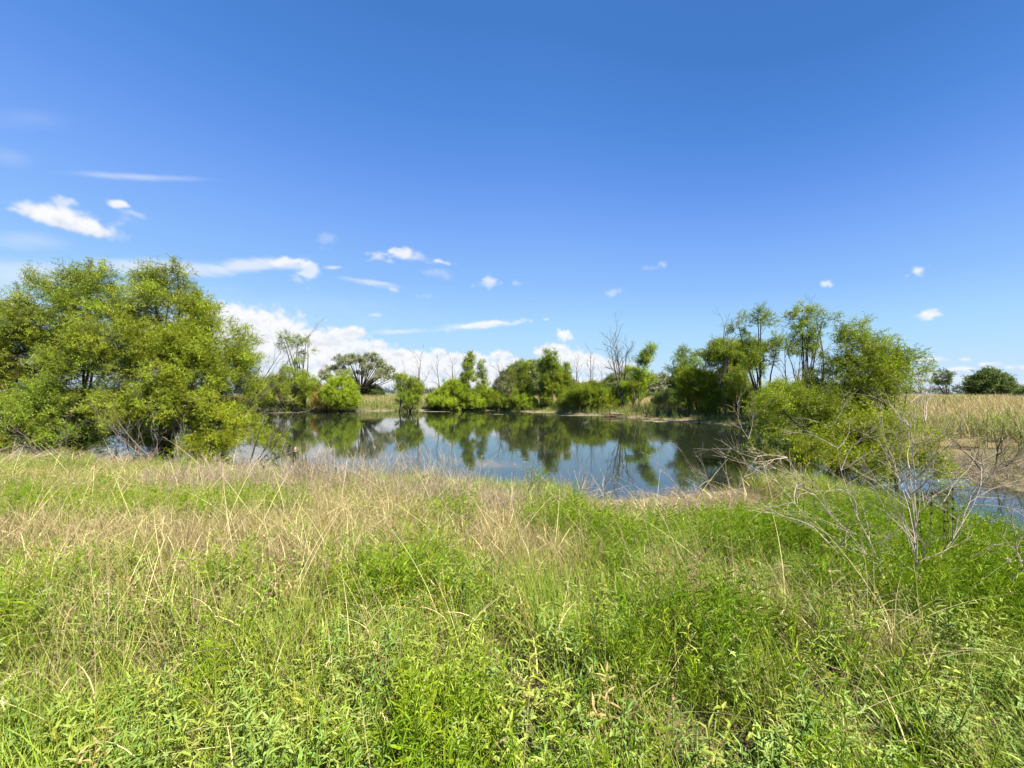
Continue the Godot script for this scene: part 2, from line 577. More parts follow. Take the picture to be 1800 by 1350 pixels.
	cloud(49.45, 2.31, 1.43, 0.33, -2.7, 0.6, 0.7, 0.9, 1.0, 1.6, true)
	cloud(52.84, 2.30, 0.87, 0.36, -3.0, 0.6, 0.7, 0.9, 1.0, 1.6, true)
	cloud(47.59, 1.37, 5.01, 0.86, -1.5, 0.6, 0.7, 0.55, 1.0, 1.6, true)
	cloud(53.09, 0.61, 3.97, 0.61, -0.8, 0.6, 0.7, 0.55, 1.0, 1.6, true)
	cloud(39.13, 1.31, 5.10, 0.85, -1.1, 0.6, 0.7, 0.55, 1.0, 1.6, true)
	cloud(30.61, 1.24, 6.28, 0.80, -0.7, 0.6, 0.7, 0.55, 1.0, 1.6, true)
	cloud(-57.23, 2.38, 4.72, 2.06, 3.7, 0.5, 0.6, 0.8, 0.5, 1.5, true)
	cloud(-46.81, 2.44, 7.94, 2.61, 2.6, 0.5, 0.6, 0.8, 0.5, 1.5, true)
	# more of the same fair-weather sky all the way round
	var away := RandomNumberGenerator.new()
	away.seed = 4
	for i in 70:
		var az := away.randf_range(62, 298)
		var low := away.randf() < 0.75
		var el := away.randf_range(1.5, 5.0) if low else away.randf_range(9, 34)
		var w := away.randf_range(2, 5) if low else away.randf_range(1.5, 5)
		cloud(az, el, w, w * (0.5 if low else 0.32), away.randf_range(-8, 8), 0.4, 0.8, 0.95 if low else 0.75, 0.5 if low else 0.7, 1.0, true)
	for i in sky_px.size():
		sky_px[i] /= EXPOSURE
	var im := Image.create_from_data(SW, SH, false, Image.FORMAT_RGBF, sky_px.to_byte_array())
	return ImageTexture.create_from_image(im)


# ---------------------------------------------------------------- trees
func curve(a: Vector3, b: Vector3, sway: float, steps: int, lift := 0.0) -> PackedVector3Array:
	# an uneven bough from a to b; lift > 0 lets it rise first, < 0 run out first
	var mid := a.lerp(b, 0.5) + Vector3(rf(-1, 1), rf(-0.3, 0.3), rf(-1, 1)) * sway + Vector3(0, lift, 0)
	var pts := PackedVector3Array()
	for i in steps + 1:
		var t := float(i) / steps
		var p := a.lerp(mid, t).lerp(mid.lerp(b, t), t)
		if i > 0 and i < steps:
			p += rvec() * sway * 0.13
		pts.append(p)
	return pts


func sprig_meshes() -> void:
	for kind in ["willow", "broad", "far"]:
		for k in 3:
			var b := Bits.new()
			var twig := Color(0.9, 0.62, 0.55) if kind == "willow" else Color(0.8, 0.6, 0.6)
			var tips := [[Vector3.ZERO, Vector3(0.12, 1.0, rf(-0.1, 0.1)), 20], [Vector3(0.03, 0.25, 0), Vector3(-0.38, 0.72, 0.2), 9], [Vector3(0.06, 0.45, 0), Vector3(0.35, 0.85, -0.25), 9]]
			for tp in tips:
				var pts := curve(tp[0], tp[1], 0.12, 4)
				b.tube(pts, 0.011 if kind != "far" else 0.014, 0.004, 3, twig, false)
				var many: int = tp[2]
				if kind == "far":
					many = many * 2 / 3
				for i in many:
					var t := (i + rf(0.2, 0.8)) / many * 0.95 + 0.05
					var q := t * 4
					var p := pts[mini(int(q), 3)].lerp(pts[mini(int(q), 3) + 1], q - int(q))
					var axis := (pts[4] - pts[0]).normalized()
					var side := axis.cross(rvec()).normalized()
					var v := rf(0.75, 1.2)
					var col := Color(v, v, v * rf(0.7, 1.2))
					if rng.randf() < 0.03:
						col = Color(1.7, 1.1, 0.6)
					if kind == "willow":
						var d := (side * rf(0.6, 1.0) + axis * rf(0.35, 0.9) - Vector3(0, 0.25, 0)).normalized()
						b.leaf(p, d, axis, rf(0.13, 0.22), rf(0.024, 0.034), col, 0.25, rf(0.0, 0.3))
					elif kind == "far":
						var d := (side * rf(0.7, 1.0) + axis * rf(0.1, 0.9)).normalized()
						b.leaf(p, d, axis, rf(0.15, 0.26), rf(0.04, 0.06), col, 0.25, rf(0.0, 0.25))
					else:
						var d := (side * rf(0.8, 1.0) + axis * rf(-0.2, 0.8)).normalized()
						b.leaf(p, d, axis, rf(0.12, 0.2), rf(0.07, 0.11), col, 0.2, rf(0.0, 0.2))
			G["%s%d" % [kind, k]] = b.mesh(M.leaf)


func lobes_of(style: String, w: float, h: float, lean: Vector3) -> Array:
	# [centre, radii] of the crown's masses
	var L := []
	match style:
		"bush":
			L.append([Vector3(0, h * 0.42, 0), Vector3(w * 0.40, h * 0.44, w * 0.38)])
			for i in 8:
				var a := TAU * i / 8 + rf(-0.4, 0.4)
				var y := rf(0.2, 0.85)
				var r := w * 0.36 * (1.0 - y * y * 0.75)
				L.append([Vector3(cos(a) * r, h * y, sin(a) * r), Vector3(rf(0.15, 0.24) * w, rf(0.12, 0.2) * h, rf(0.15, 0.24) * w)])
		"column":
			var y := h * 0.16
			while y < h * 0.97:
				var t := y / h
				for j in 2:
					var r := w * (0.34 - 0.22 * t) * rf(0.55, 1.15)
					var off := w * (0.42 - 0.3 * t)
					L.append([lean * t * t + Vector3(rf(-1, 1) * off, y + rf(-0.03, 0.03) * h, rf(-1, 1) * off), Vector3(r, h * rf(0.035, 0.075), r)])
				y += h * rf(0.06, 0.1)
		"open":
			for i in 10:
				var t := rf(0.5, 0.93)
				var a := TAU * i / 10 + rf(-0.5, 0.5)
				var r := w * 0.37 * rf(0.3, 1.0)
				L.append([lean * t + Vector3(cos(a) * r, h * t, sin(a) * r), Vector3(rf(0.13, 0.2) * w, rf(0.06, 0.11) * h, rf(0.13, 0.2) * w)])
			L.append([lean + Vector3(rf(-0.1, 0.1) * w, h * 0.93, 0), Vector3(w * 0.15, h * 0.07, w * 0.15)])
		"spread":
			for i in 40:
				var a := i * 2.399 + rf(-0.3, 0.3)
				var r := w * 0.42 * sqrt((i + 0.6) / 40.0)
				var y := h * (0.88 - 0.5 * pow(r / (w * 0.42), 2.2) + rf(-0.12, 0.06))
				L.append([Vector3(cos(a) * r, y, sin(a) * r), Vector3(rf(0.05, 0.085) * w, rf(0.04, 0.07) * h, rf(0.05, 0.085) * w)])
		"dome":
			for i in 24:
				var a := i * 2.399
				var t := (i + 0.5) / 24.0
				var y := 1.0 - t * 0.92
				var r := sqrt(maxf(0.0, 1.0 - y * y))
				L.append([Vector3(cos(a) * r * w * 0.38, h * (0.1 + 0.76 * y), sin(a) * r * w * 0.38), Vector3(rf(0.11, 0.16) * w, rf(0.1, 0.15) * h, rf(0.11, 0.16) * w)])
			L.append([Vector3(0, h * 0.45, 0), Vector3(w * 0.34, h * 0.4, w * 0.34)])
	return L


func crown(o: Node3D, lobes: Array, kind: String, size: float, cover: float, tone: Color, other: Color, up := 0.35, bough_pts := PackedVector3Array(), bough := Color(0.2, 0.17, 0.14), bare := 0.0) -> void:
	var sc := [Scatter.new(), Scatter.new(), Scatter.new()]
	var foot := size * size * 0.36
	var twigs := Bits.new()
	for L in lobes:
		var c: Vector3 = L[0]
		var r: Vector3 = L[1]
		var area := 4.2 * PI * (r.x * r.y + r.y * r.z + r.x * r.z) / 3.0
		var clusters := maxi(2, int(area * cover / (foot * 10)))
		var own := rf(0, 1)
		for k in clusters:
			var u := rvec()
			if u.y < -0.45 and rng.randf() < 0.6:
				u.y = -u.y
			var at := c + u * r * lerpf(0.45, 1.04, sqrt(rng.randf())) * (1.25 if rng.randf() < 0.14 else 1.0)
			var deep := false
			for Q in lobes:
				if Q != L and ((at - Q[0]) / Q[1]).length_squared() < 0.4:
					deep = true
					break
			if deep and rng.randf() < 0.75:
				continue
			if at.y < 0.08:
				continue
			var mixed := clampf(own * 0.5 + rf(-0.15, 0.75), 0, 1)
			var col := tone.lerp(other, mixed) * rf(0.68, 1.28)
			var outward := (u * Vector3(1, 0.7, 1)).normalized()
			if bough_pts.size() and rng.randf() < 0.6:
				var best := bough_pts[0]
				var most := 1e9
				for q in bough_pts:
					var far := q.distance_squared_to(at) + (4.0 if q.y > at.y + 0.2 else 0.0)
					if far < most:
						most = far; best = q
				twigs.tube(curve(best, at, 0.1 * sqrt(most), 3, 0.05 * sqrt(most)), 0.012 + 0.006 * sqrt(most) * size, 0.005, 3, bough, false)
			if rng.randf() < bare:
				continue
			for i in 10:
				var p := at + rvec() * size * rf(0.15, 0.85)
				var d := (outward * rf(0.3, 1.0) + Vector3(0, up, 0) + rvec() * 0.75).normalized()
				var v := rf(0.88, 1.12)
				sc[rng.randi() % 3].put(frame(d, size * rf(0.65, 1.25), p - d * size * 0.4), Color(col.r * v, col.g * v, col.b * v))
	if twigs.v.size():
		obj("twigs", twigs, M.bark, o, "stuff")
	for k in 3:
		strew("crown", sc[k], G["%s%d" % [kind, k]], o)


func grown(called: String, label: String, category: String, x: float, z: float, top: float, w: float, style: String, tone: Color, other: Color, opt := {}) -> Node3D:
	var y := maxf(ground(x, z), -0.1)
	var o := thing(called, label, category, Vector3(x, y, z), opt.get("group", ""))
	var h := top - y
	var lean: Vector3 = opt.get("lean", Vector3(rf(-0.1, 0.1) * h, 0, rf(-0.1, 0.1) * h))
	var bark: Color = opt.get("bark", Color(0.09, 0.075, 0.062))
	var lobes: Array = opt.lobes if opt.has("lobes") else lobes_of(style, w, h, lean)
	var stems := Bits.new()
	var knots := PackedVector3Array()
	var thick: float = opt.get("thick", 0.012 * h + 0.03)
	var single := style in ["spread", "dome", "column"]
	var fork := Vector3(lean.x * 0.15, h * (0.16 if style == "spread" else 0.3), lean.z * 0.15)
	if single:
		var pts := curve(Vector3(0, -0.3, 0), fork, 0.1, 4)
		stems.tube(pts, thick * 1.4, thick * 1.1, 6, bark)
		if style == "column":
			fork = lean * 0.9 + Vector3(0, h * 0.92, 0)
			var up := curve(pts[4], fork, h * 0.05, 6)
			stems.tube(up, thick * 1.1, 0.02, 5, bark)
			knots = up
	var stem_count := 0
	for L in lobes:
		if style == "column":
			break
		if style == "bush" and stem_count > 6:
			break
		stem_count += 1
		var from := fork if single else Vector3(rf(-0.3, 0.3), -0.3, rf(-0.3, 0.3)) * (0.2 + w * 0.06)
		from.y = fork.y if single else -0.3
		var end: Vector3 = L[0]
		var pts := curve(from, end, h * 0.05, 6, (-h * 0.03) if style == "spread" else h * 0.04)
		stems.tube(pts, thick * (0.75 if single else 0.8) * rf(0.7, 1.1), thick * 0.2, 5, bark * rf(0.85, 1.2), false)
		for i in range(2, 7):
			knots.append(pts[i])
	obj("trunk", stems, M.bark, o)
	crown(o, lobes, opt.get("leaf", "far"), opt.get("size", 0.6), 1.9 * opt.get("cover", 1.5), tone, other, opt.get("up", 0.35), knots, bark * 1.1, opt.get("bare", 0.0))
	return o


func fork_out(b: Bits, knots: PackedVector3Array, at: Vector3, d: Vector3, long: float, r: float, depth: int, col: Color, spread: float, rise: float, sides := 5) -> void:
	var pts := PackedVector3Array([at])
	var n := 4
	var p := at
	var dir := d
	for i in n:
		dir = (dir + rvec() * 0.16 + Vector3(0, rise * 0.12, 0)).normalized()
		p += dir * long / n
		pts.append(p)
	b.tube(pts, r, r * 0.55, maxi(3, sides), col * rf(0.85, 1.15), false)
	knots.append(p)
	if depth <= 0:
		return
	var kids := 2 + int(rng.randf() < 0.55)
	for k in kids:
		var nd := (dir + rvec() * spread).normalized()
		fork_out(b, knots, p, nd, long * rf(0.6, 0.85), r * 0.56, depth - 1, col, spread, rise, sides - 1)
	for k in 2:
		if rng.randf() < 0.6:
			var q := pts[1 + rng.randi() % 3]
			fork_out(b, knots, q, (dir + rvec() * spread * 1.3).normalized(), long * rf(0.4, 0.7), r * 0.42, depth - 2, col, spread, rise, 3)


func bare_tree(called: String, label: String, category: String, x: float, z: float, top: float, stems: Array, col: Color, opt := {}) -> Node3D:
	# stems: [lean x, lean z, share of the height] each
	var y := maxf(ground(x, z), -0.15)
	var o := thing(called, label, category, Vector3(x, y, z), opt.get("group", ""))
	var h := top - y
	var knots := PackedVector3Array()
	var twigs := Bits.new()
	for s in stems:
		var b := Bits.new()
		var d := Vector3(s[0], 1.0, s[1]).normalized()
		var long: float = h * s[2]
		var r: float = opt.get("thick", 0.014 * h + 0.012) * (0.6 + 0.4 * s[2])
		var from := Vector3(rf(-0.1, 0.1), -0.2, rf(-0.1, 0.1)) * (0.3 + h * 0.06)
		from.y = -0.2
		var pts := PackedVector3Array([from])
		var p := from
		var dir := d
		var n := 9
		for i in n:
			dir = (dir + rvec() * opt.get("crook", 0.1) + Vector3(0, opt.get("rise", 0.05), 0)).normalized()
			p += dir * (long + 0.2) / n
			pts.append(p)
			if i > 1 and i < n:
				var kids: int = opt.get("kids", 2)
				for k in kids:
					if rng.randf() < 0.75:
						var nd: Vector3 = (dir * 0.7 + rvec() * opt.get("spread", 0.55) + Vector3(0, 0.2, 0)).normalized()
						fork_out(twigs, knots, p, nd, long * rf(0.1, 0.2) * (1.25 - 0.6 * i / n), maxf(r * (1.0 - 0.8 * i / n) * 0.5, 0.004), opt.get("depth", 2), col, 0.5, opt.get("rise", 0.05) * 3, 4)
		b.tube(pts, r, r * 0.12, 6, col)
		obj("stem", b, M.bark, o)
	obj("twigs", twigs, M.bark, o, "stuff")
	return o


# ---------------------------------------------------------------- grass and herbs
func herb_meshes() -> void:
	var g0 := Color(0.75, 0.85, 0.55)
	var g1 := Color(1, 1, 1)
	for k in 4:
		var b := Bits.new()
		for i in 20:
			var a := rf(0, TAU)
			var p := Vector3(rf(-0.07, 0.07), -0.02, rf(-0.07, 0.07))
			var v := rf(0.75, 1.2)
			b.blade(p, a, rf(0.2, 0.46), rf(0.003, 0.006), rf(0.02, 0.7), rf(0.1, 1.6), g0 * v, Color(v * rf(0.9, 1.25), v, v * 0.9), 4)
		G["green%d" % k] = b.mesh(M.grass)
		b = Bits.new()
		for i in 18:
			var v := rf(0.6, 1.15)
			b.blade(Vector3(rf(-0.08, 0.08), -0.02, rf(-0.08, 0.08)), rf(0, TAU), rf(0.18, 0.5), rf(0.0022, 0.0042), rf(0.05, 1.1), rf(-0.4, 1.7), Color(v, v, v), Color(v, v, v) * 1.05, 4)
		for i in 2:
			var v := rf(0.9, 1.2)
			var a := rf(0, TAU)
			var p := Vector3(rf(-0.05, 0.05), -0.02, rf(-0.05, 0.05))
			var tip := b.blade(p, a, rf(0.45, 0.75), 0.003, rf(0.05, 0.5), rf(0.2, 1.1), Color(v, v, v * 0.9), Color(v, v, v), 6)
			for j in 7:
				var d := Vector3(cos(a) + rf(-0.4, 0.4), rf(-0.9, 0.2), sin(a) + rf(-0.4, 0.4)).normalized()
				b.leaf(tip - Vector3(cos(a), 0.3, sin(a)) * 0.012 * j, d, Vector3.UP, rf(0.01, 0.02), 0.0028, Color(v, v, v) * 1.05)
		G["dry%d" % k] = b.mesh(M.straw)
		# narrow-leaved herb: leaves in a spiral up one to three stems, a star of them at each tip
		b = Bits.new()
		for s in 1 + k % 3:
			var foot := Vector3(rf(-0.05, 0.05), -0.02, rf(-0.05, 0.05))
			var lean := Vector3(rf(-0.35, 0.35), 1, rf(-0.35, 0.35)).normalized()
			var high := rf(0.26, 0.42)
			var pts := curve(foot, foot + lean * high, 0.03, 4)
			b.tube(pts, 0.0028, 0.0018, 3, Color(0.95, 0.85, 0.6), false)
			var many := 15
			for i in many:
				var t := 0.25 + 0.75 * pow((i + rf(0, 0.6)) / many, 0.8)
				var q := minf(t, 0.999) * 4
				var p := pts[int(q)].lerp(pts[int(q) + 1], q - int(q))
				var a := i * 2.4 + rf(-0.3, 0.3)
				var e := rf(0.1, 0.75) + 0.5 * maxf(0, t - 0.8) * 3
				var d := (Vector3(cos(a), 0, sin(a)) * cos(e) + lean * sin(e)).normalized()
				var v := rf(0.8, 1.2)
				b.long_leaf(p, d, Vector3.UP if absf(d.y) < 0.95 else Vector3.RIGHT, rf(0.05, 0.085) * (1.15 - 0.45 * t), rf(0.007, 0.012), Color(v * rf(0.9, 1.15), v, v * 0.9), rf(0.05, 0.5))
		G["herb%d" % k] = b.mesh(M.herb)
		# a weed with broader leaves in pairs, branching once
		b = Bits.new()
		for s in 3:
			var foot := Vector3(rf(-0.04, 0.04), -0.02, rf(-0.04, 0.04))
			var lean := Vector3(rf(-0.6, 0.6), 1, rf(-0.6, 0.6)).normalized()
			var pts := curve(foot, foot + lean * rf(0.2, 0.36), 0.04, 4)
			b.tube(pts, 0.003, 0.0016, 3, Color(1.1, 0.8, 0.6), false)
			for i in 12:
				var t := 0.3 + 0.7 * (i / 2 + rf(0, 0.3)) / 6.0
				var q := minf(t, 0.999) * 4
				var p := pts[int(q)].lerp(pts[int(q) + 1], q - int(q))
				var a := (i / 2) * 1.57 + (i % 2) * PI + rf(-0.3, 0.3)
				var e := rf(-0.1, 0.6)
				var d := (Vector3(cos(a), 0, sin(a)) * cos(e) + lean * sin(e)).normalized()
				var v := rf(0.75, 1.2)
				b.long_leaf(p, d, Vector3.UP, rf(0.03, 0.055), rf(0.012, 0.02), Color(v, v, v * 0.85), rf(0.1, 0.6))
		G["broad_herb%d" % k] = b.mesh(M.herb)
		# feathery green plant: upright stems set with needle leaves
		b = Bits.new()
		for s in 4:
			var foot := Vector3(rf(-0.09, 0.09), -0.02, rf(-0.09, 0.09))
			var tip := foot + Vector3(rf(-0.2, 0.2), rf(0.4, 0.62), rf(-0.2, 0.2))
			var pts := curve(foot, tip, 0.05, 4)
			b.tube(pts, 0.0028, 0.0012, 3, Color(0.85, 0.9, 0.6), false)
			for i in 26:
				var t := 0.15 + 0.85 * (i + rf(0, 0.8)) / 26
				var q := minf(t, 0.999) * 4
				var p := pts[int(q)].lerp(pts[int(q) + 1], q - int(q))
				var a := rf(0, TAU)
				var d := Vector3(cos(a), rf(0.5, 1.6), sin(a)).normalized()
				var v := rf(0.75, 1.2)
				b.leaf(p, d, Vector3.UP.slerp(Vector3.RIGHT, 0.1), rf(0.05, 0.11) * (1.1 - 0.5 * t), rf(0.003, 0.0055), Color(v, v, v), 0.2, rf(-0.1, 0.4))
		G["feather%d" % k] = b.mesh(M.grass)
		# a single long straw, leaning over
		b = Bits.new()
		var long := rf(0.6, 1.15)
		var end := b.blade(Vector3(0, -0.02, 0), 0.0, long, 0.0042, rf(0.1, 0.6) + 0.5 * (k % 2), rf(0.0, 1.0), Color(0.9, 0.95, 0.75), Color(1.05, 1.02, 1.0), 8)
		for j in 9:
			var d := Vector3(1 + rf(-0.2, 0.2), rf(-0.9, 0.1), rf(-0.3, 0.3)).normalized()
			b.leaf(end - Vector3(0.8, -0.1, 0) * 0.011 * j, d, Vector3.UP, rf(0.012, 0.022), 0.003, Color(1.1, 1.05, 0.95))
		if k % 2:
			b.blade(Vector3(0.04, long * 0.3, 0), 0.5, 0.25, 0.006, 0.5, 1.1, Color(1, 1, 0.8), Color(1.1, 1.05, 0.9), 4)
		G["straw%d" % k] = b.mesh(M.straw)
		# grey dead herb, finely branched
		b = Bits.new()
		for s in 5:
			var foot := Vector3(rf(-0.06, 0.06), -0.02, rf(-0.06, 0.06))
			var tip := foot + Vector3(rf(-0.25, 0.25), rf(0.4, 0.7), rf(-0.25, 0.25))
			var pts := curve(foot, tip, 0.05, 3)
			b.tube(pts, 0.003, 0.0015, 3, Color(0.9, 0.9, 0.9), false)
			for i in 9:
				var p := pts[0].lerp(tip, rf(0.35, 1.0))
				var d := (rvec() * 0.8 + Vector3.UP * 0.9).normalized()
				var v := rf(0.8, 1.3)
				b.blade(p, rf(0, TAU), rf(0.08, 0.2), 0.003, rf(0.3, 0.9), rf(-0.5, 0.5), Color(v, v, v), Color(v, v, v), 2)
		G["brush%d" % k] = b.mesh(M.straw)
		# coarse tuft for distant banks
		b = Bits.new()
		for i in 16:
			var v := rf(0.7, 1.25)
			b.blade(Vector3(rf(-0.25, 0.25), -0.05, rf(-0.25, 0.25)), rf(0, TAU), rf(0.3, 0.75), rf(0.014, 0.028), rf(0.02, 0.5), rf(0.1, 1.2), Color(v, v, v * 0.9), Color(v * 1.05, v, v), 3)
		G["coarse%d" % k] = b.mesh(M.grass)


func patch(x: float, z: float, list: Array) -> float:
	var m := 0.0
	for e in list:
		var q: float = Vector2((x - e[0]) / e[2], (z - e[1]) / e[3]).length()
		m = maxf(m, e[4] * smoothstep(1.45, 0.35, q))
	return m


func near_grass() -> void:
	var dry_at := [[-4.9, -4.3, 2.9, 1.3, 0.95], [-9.0, -7.2, 5.0, 1.6, 1.0], [-1.7, -3.9, 1.7, 1.1, 0.7], [-1.5, -5.6, 3.0, 1.4, 0.95], [-5.5, -7.5, 2.5, 1.2, 0.9], [0.3, -4.2, 1.1, 1.0, 0.85], [1.55, -3.2, 0.6, 0.5, 0.7], [2.0, -2.45, 0.6, 0.35, 0.7], [4.0, -7.6, 2.2, 1.2, 0.9], [2.2, -6.0, 1.0, 0.8, 0.7], [-3.0, -2.6, 1.2, 0.7, 0.5], [9, -4.2, 3, 1.0, 0.7]]
	var lush_at := [[-5.0, -5.2, 2.0, 0.6, 0.75], [-3.4, -5.0, 0.8, 0.5, 0.6], [1.15, -4.6, 0.75, 0.6, 1.0], [0.55, -5.4, 0.5, 0.5, 0.9], [3.5, -4.7, 1.7, 1.3, 1.0], [3.6, -2.9, 1.2, 0.75, 1.0], [5.2, -5.4, 1.4, 1.4, 1.0], [1.0, -2.3, 0.7, 0.5, 0.75], [-1.2, -3.0, 0.5, 0.3, 0.6], [-3.8, -2.3, 0.8, 0.5, 0.5]]
	var herb_at := [[-0.3, -1.4, 2.3, 0.75, 1.0], [0.0, -2.2, 0.8, 0.5, 0.8], [-1.6, -1.0, 1.2, 0.6, 0.7], [1.5, -1.1, 1.2, 0.6, 0.7], [2.8, -1.9, 0.8, 0.6, 0.35]]
	var S := {}
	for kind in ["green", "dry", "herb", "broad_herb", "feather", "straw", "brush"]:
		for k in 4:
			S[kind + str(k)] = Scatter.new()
	var total := 0
	var d := -1.2
	while d < 13.0:
		var step := 0.036 + 0.0065 * maxf(d, 0.5)
		var half := 1.45 * maxf(d, 0.0) + 3.0
		var x := -half
		while x < half:
			var px := x + rf(-0.6, 0.6) * step
			var pz := -d + rf(-0.6, 0.6) * step
			x += step * rf(0.8, 1.2)
			var s := to_shore(px, pz) if d > 2.2 else 5.0
			var shore_noise := patchy.get_noise_2d(px * 12, pz * 12)
			if s < 0.12 + shore_noise * 0.5:
				continue
			var flat := 0.0
			if px > 1.4 and px < 5.2:
				flat = 0.9 * smoothstep(2.2, 1.0, s + shore_noise * 1.5)
			elif px > 6.7 and pz > -7.4:
				flat = 0.95 * smoothstep(2.2, 1.0, s + shore_noise * 1.5)
			if rng.randf() < flat:
				# trodden-down dead grass and twigs on the mud
				if rng.randf() < 0.42:
					S[("brush" if rng.randf() < 0.4 else "dry") + str(rng.randi() % 4)].put(upright(Vector3(px, lie(px, pz, s), pz), rf(0.4, 0.75), 0.5, 1.2), Color(0.40, 0.32, 0.20).lerp(Color(0.26, 0.20, 0.14), rng.randf()) * rf(0.75, 1.2))
				elif rng.randf() < 0.1:
					S["green" + str(rng.randi() % 4)].put(upright(Vector3(px, lie(px, pz, s), pz), rf(0.3, 0.55), 1.0, 0.4), Color(0.2, 0.27, 0.05) * rf(0.75, 1.2))
				continue
			if Vector2((px - 0.62) / 0.2, (pz + 1.72) / 0.3).length() < 1.0 + shore_noise and rng.randf() < 0.93:
				continue
			if d < 3.0 and patchy.get_noise_2d(px * 22 + 7, pz * 22) > (0.1 if px > -0.6 else 0.2) and rng.randf() < 0.82:
				if rng.randf() < 0.3:
					S["dry" + str(rng.randi() % 4)].put(upright(Vector3(px, lie(px, pz, s), pz), rf(0.35, 0.6), 0.6, 0.7), Color(0.26, 0.19, 0.11) * rf(0.7, 1.2))
				continue
			var y := lie(px, pz, s)
			var n1 := patchy.get_noise_2d(px * 5, pz * 5)
			var n2 := patchy.get_noise_2d(px * 2.2 + 50, pz * 2.2)
			var n3 := patchy.get_noise_2d(px * 14 + 90, pz * 14)
			var lush := patch(px, pz, lush_at) + n3 * 0.8 + n1 * 0.3
			var dry := clampf(patch(px, pz, dry_at) * 1.4 + n1 * 0.7 + n2 * 0.3 + (0.1 if px < 0 and d > 3.0 else -0.1), 0, 1) * (1.0 - clampf(lush, 0, 1))
			var herb := clampf(patch(px, pz, herb_at) * 0.85 + n3 * 0.6 + (0.28 if d < 3.4 else 0.0), 0, 1)
			var pick := rng.randf()
			var kk := str(rng.randi() % 4)
			var at := Vector3(px, y, pz)
			var v := rf(0.8, 1.2)
			var closer := clampf((d - 0.2) / 1.0, 0.55, 1.0) * (lerpf(0.35, 1.0, smoothstep(0.6, 3.4, s)) if (px > 1.2 and px < 5.0) or px > 7.0 else 1.0)
			if pick < herb * 0.55 and d < 3.4:
				var c := Color(0.21, 0.32, 0.085).lerp(Color(0.27, 0.32, 0.05), rng.randf())
				var odd := rng.randf()
				if odd < 0.04:
					c = Color(0.33, 0.25, 0.12)
				elif odd < 0.2:
					c = Color(0.15, 0.26, 0.05)
				elif odd < 0.23:
					c = Color(0.30, 0.33, 0.05)
				S[("broad_herb" if n2 > 0.1 and rng.randf() < 0.4 else "herb") + kk].put(upright(at, rf(0.7, 1.2) * closer, 1.0, 0.35), c * v)
			elif pick < herb * 0.55 + lush * 0.6 and lush > 0.25:
				var c := Color(0.16, 0.29, 0.015).lerp(Color(0.28, 0.35, 0.02), rng.randf())
				S["feather" + kk].put(upright(at, rf(0.6, 1.2) * closer, 1.0, 0.3), c * v)
			elif rng.randf() < dry * 0.72:
				if s < 3.0 and px < 1.5 and px > -7 and rng.randf() < 0.45:
					S["brush" + kk].put(upright(at, rf(0.7, 1.15) * (1.45 if px > -4.5 and px < -1.2 and s < 2.0 else 1.0), 1.0, 0.5), Color(0.38, 0.31, 0.22).lerp(Color(0.29, 0.235, 0.18), rng.randf()) * v)
				else:
					var c := (Color(0.38, 0.295, 0.165).lerp(Color(0.36, 0.33, 0.13), rng.randf()).lerp(Color(0.27, 0.19, 0.12), rng.randf() * 0.9) * 0.9)
					S["dry" + kk].put(upright(at, rf(0.75, 1.2) * closer, 1.0, 0.55), c * v)
			else:
				var c := Color(0.18, 0.28, 0.03).lerp(Color(0.28, 0.30, 0.06), clampf(rng.randf() * 0.6 + dry * 0.5, 0, 1))
				if rng.randf() < 0.015:
					c = Color(0.52, 0.45, 0.09)
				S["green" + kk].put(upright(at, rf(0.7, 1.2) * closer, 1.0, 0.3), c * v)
			if rng.randf() < (0.02 + 0.24 * dry + (0.035 if px < 0.3 and d < 3.6 else 0.0)) * (0.35 if d < 1.9 else 1.0) and d > 1.0:
				S["straw" + str(rng.randi() % 4)].put(upright(at, rf(0.75, 1.0) * (1.0 + 0.12 * maxf(0, d - 2.0)), 1.0 / (1.0 + 0.12 * maxf(0, d - 2.0)), 0.5), Color(0.60, 0.50, 0.31).lerp(Color(0.44, 0.43, 0.20), rng.randf() * 0.8))
			total += 1
		d += step
	print("near plants ", total)
	var said := {"green": ["grass", "short green grass of the near bank"], "dry": ["dry_grass", "straw coloured dry grass in patches on the near bank"], "herb": ["herb_cover", "leafy narrow-leaved herbs in front of the grass"], "broad_herb": ["broad_herb", "broader-leaved weeds mixed into the herbs up front"], "feather": ["feathery_herb", "bright green feathery herbs near the water"], "straw": ["long_straw", "long yellow straws leaning over the grass"], "brush": ["dead_herb", "grey dead herbs along the near shore"]}
	for kind in said:
		var o := Node3D.new()
		o.name = said[kind][0]
		add_child(o, true)
		tag(o, said[kind][1], "grass" if kind in ["green", "dry", "straw"] else "herbs")
		o.set_meta("kind", "stuff")
		for k in 4:
			strew("tufts", S[kind + str(k)], G[kind + str(k)], o)


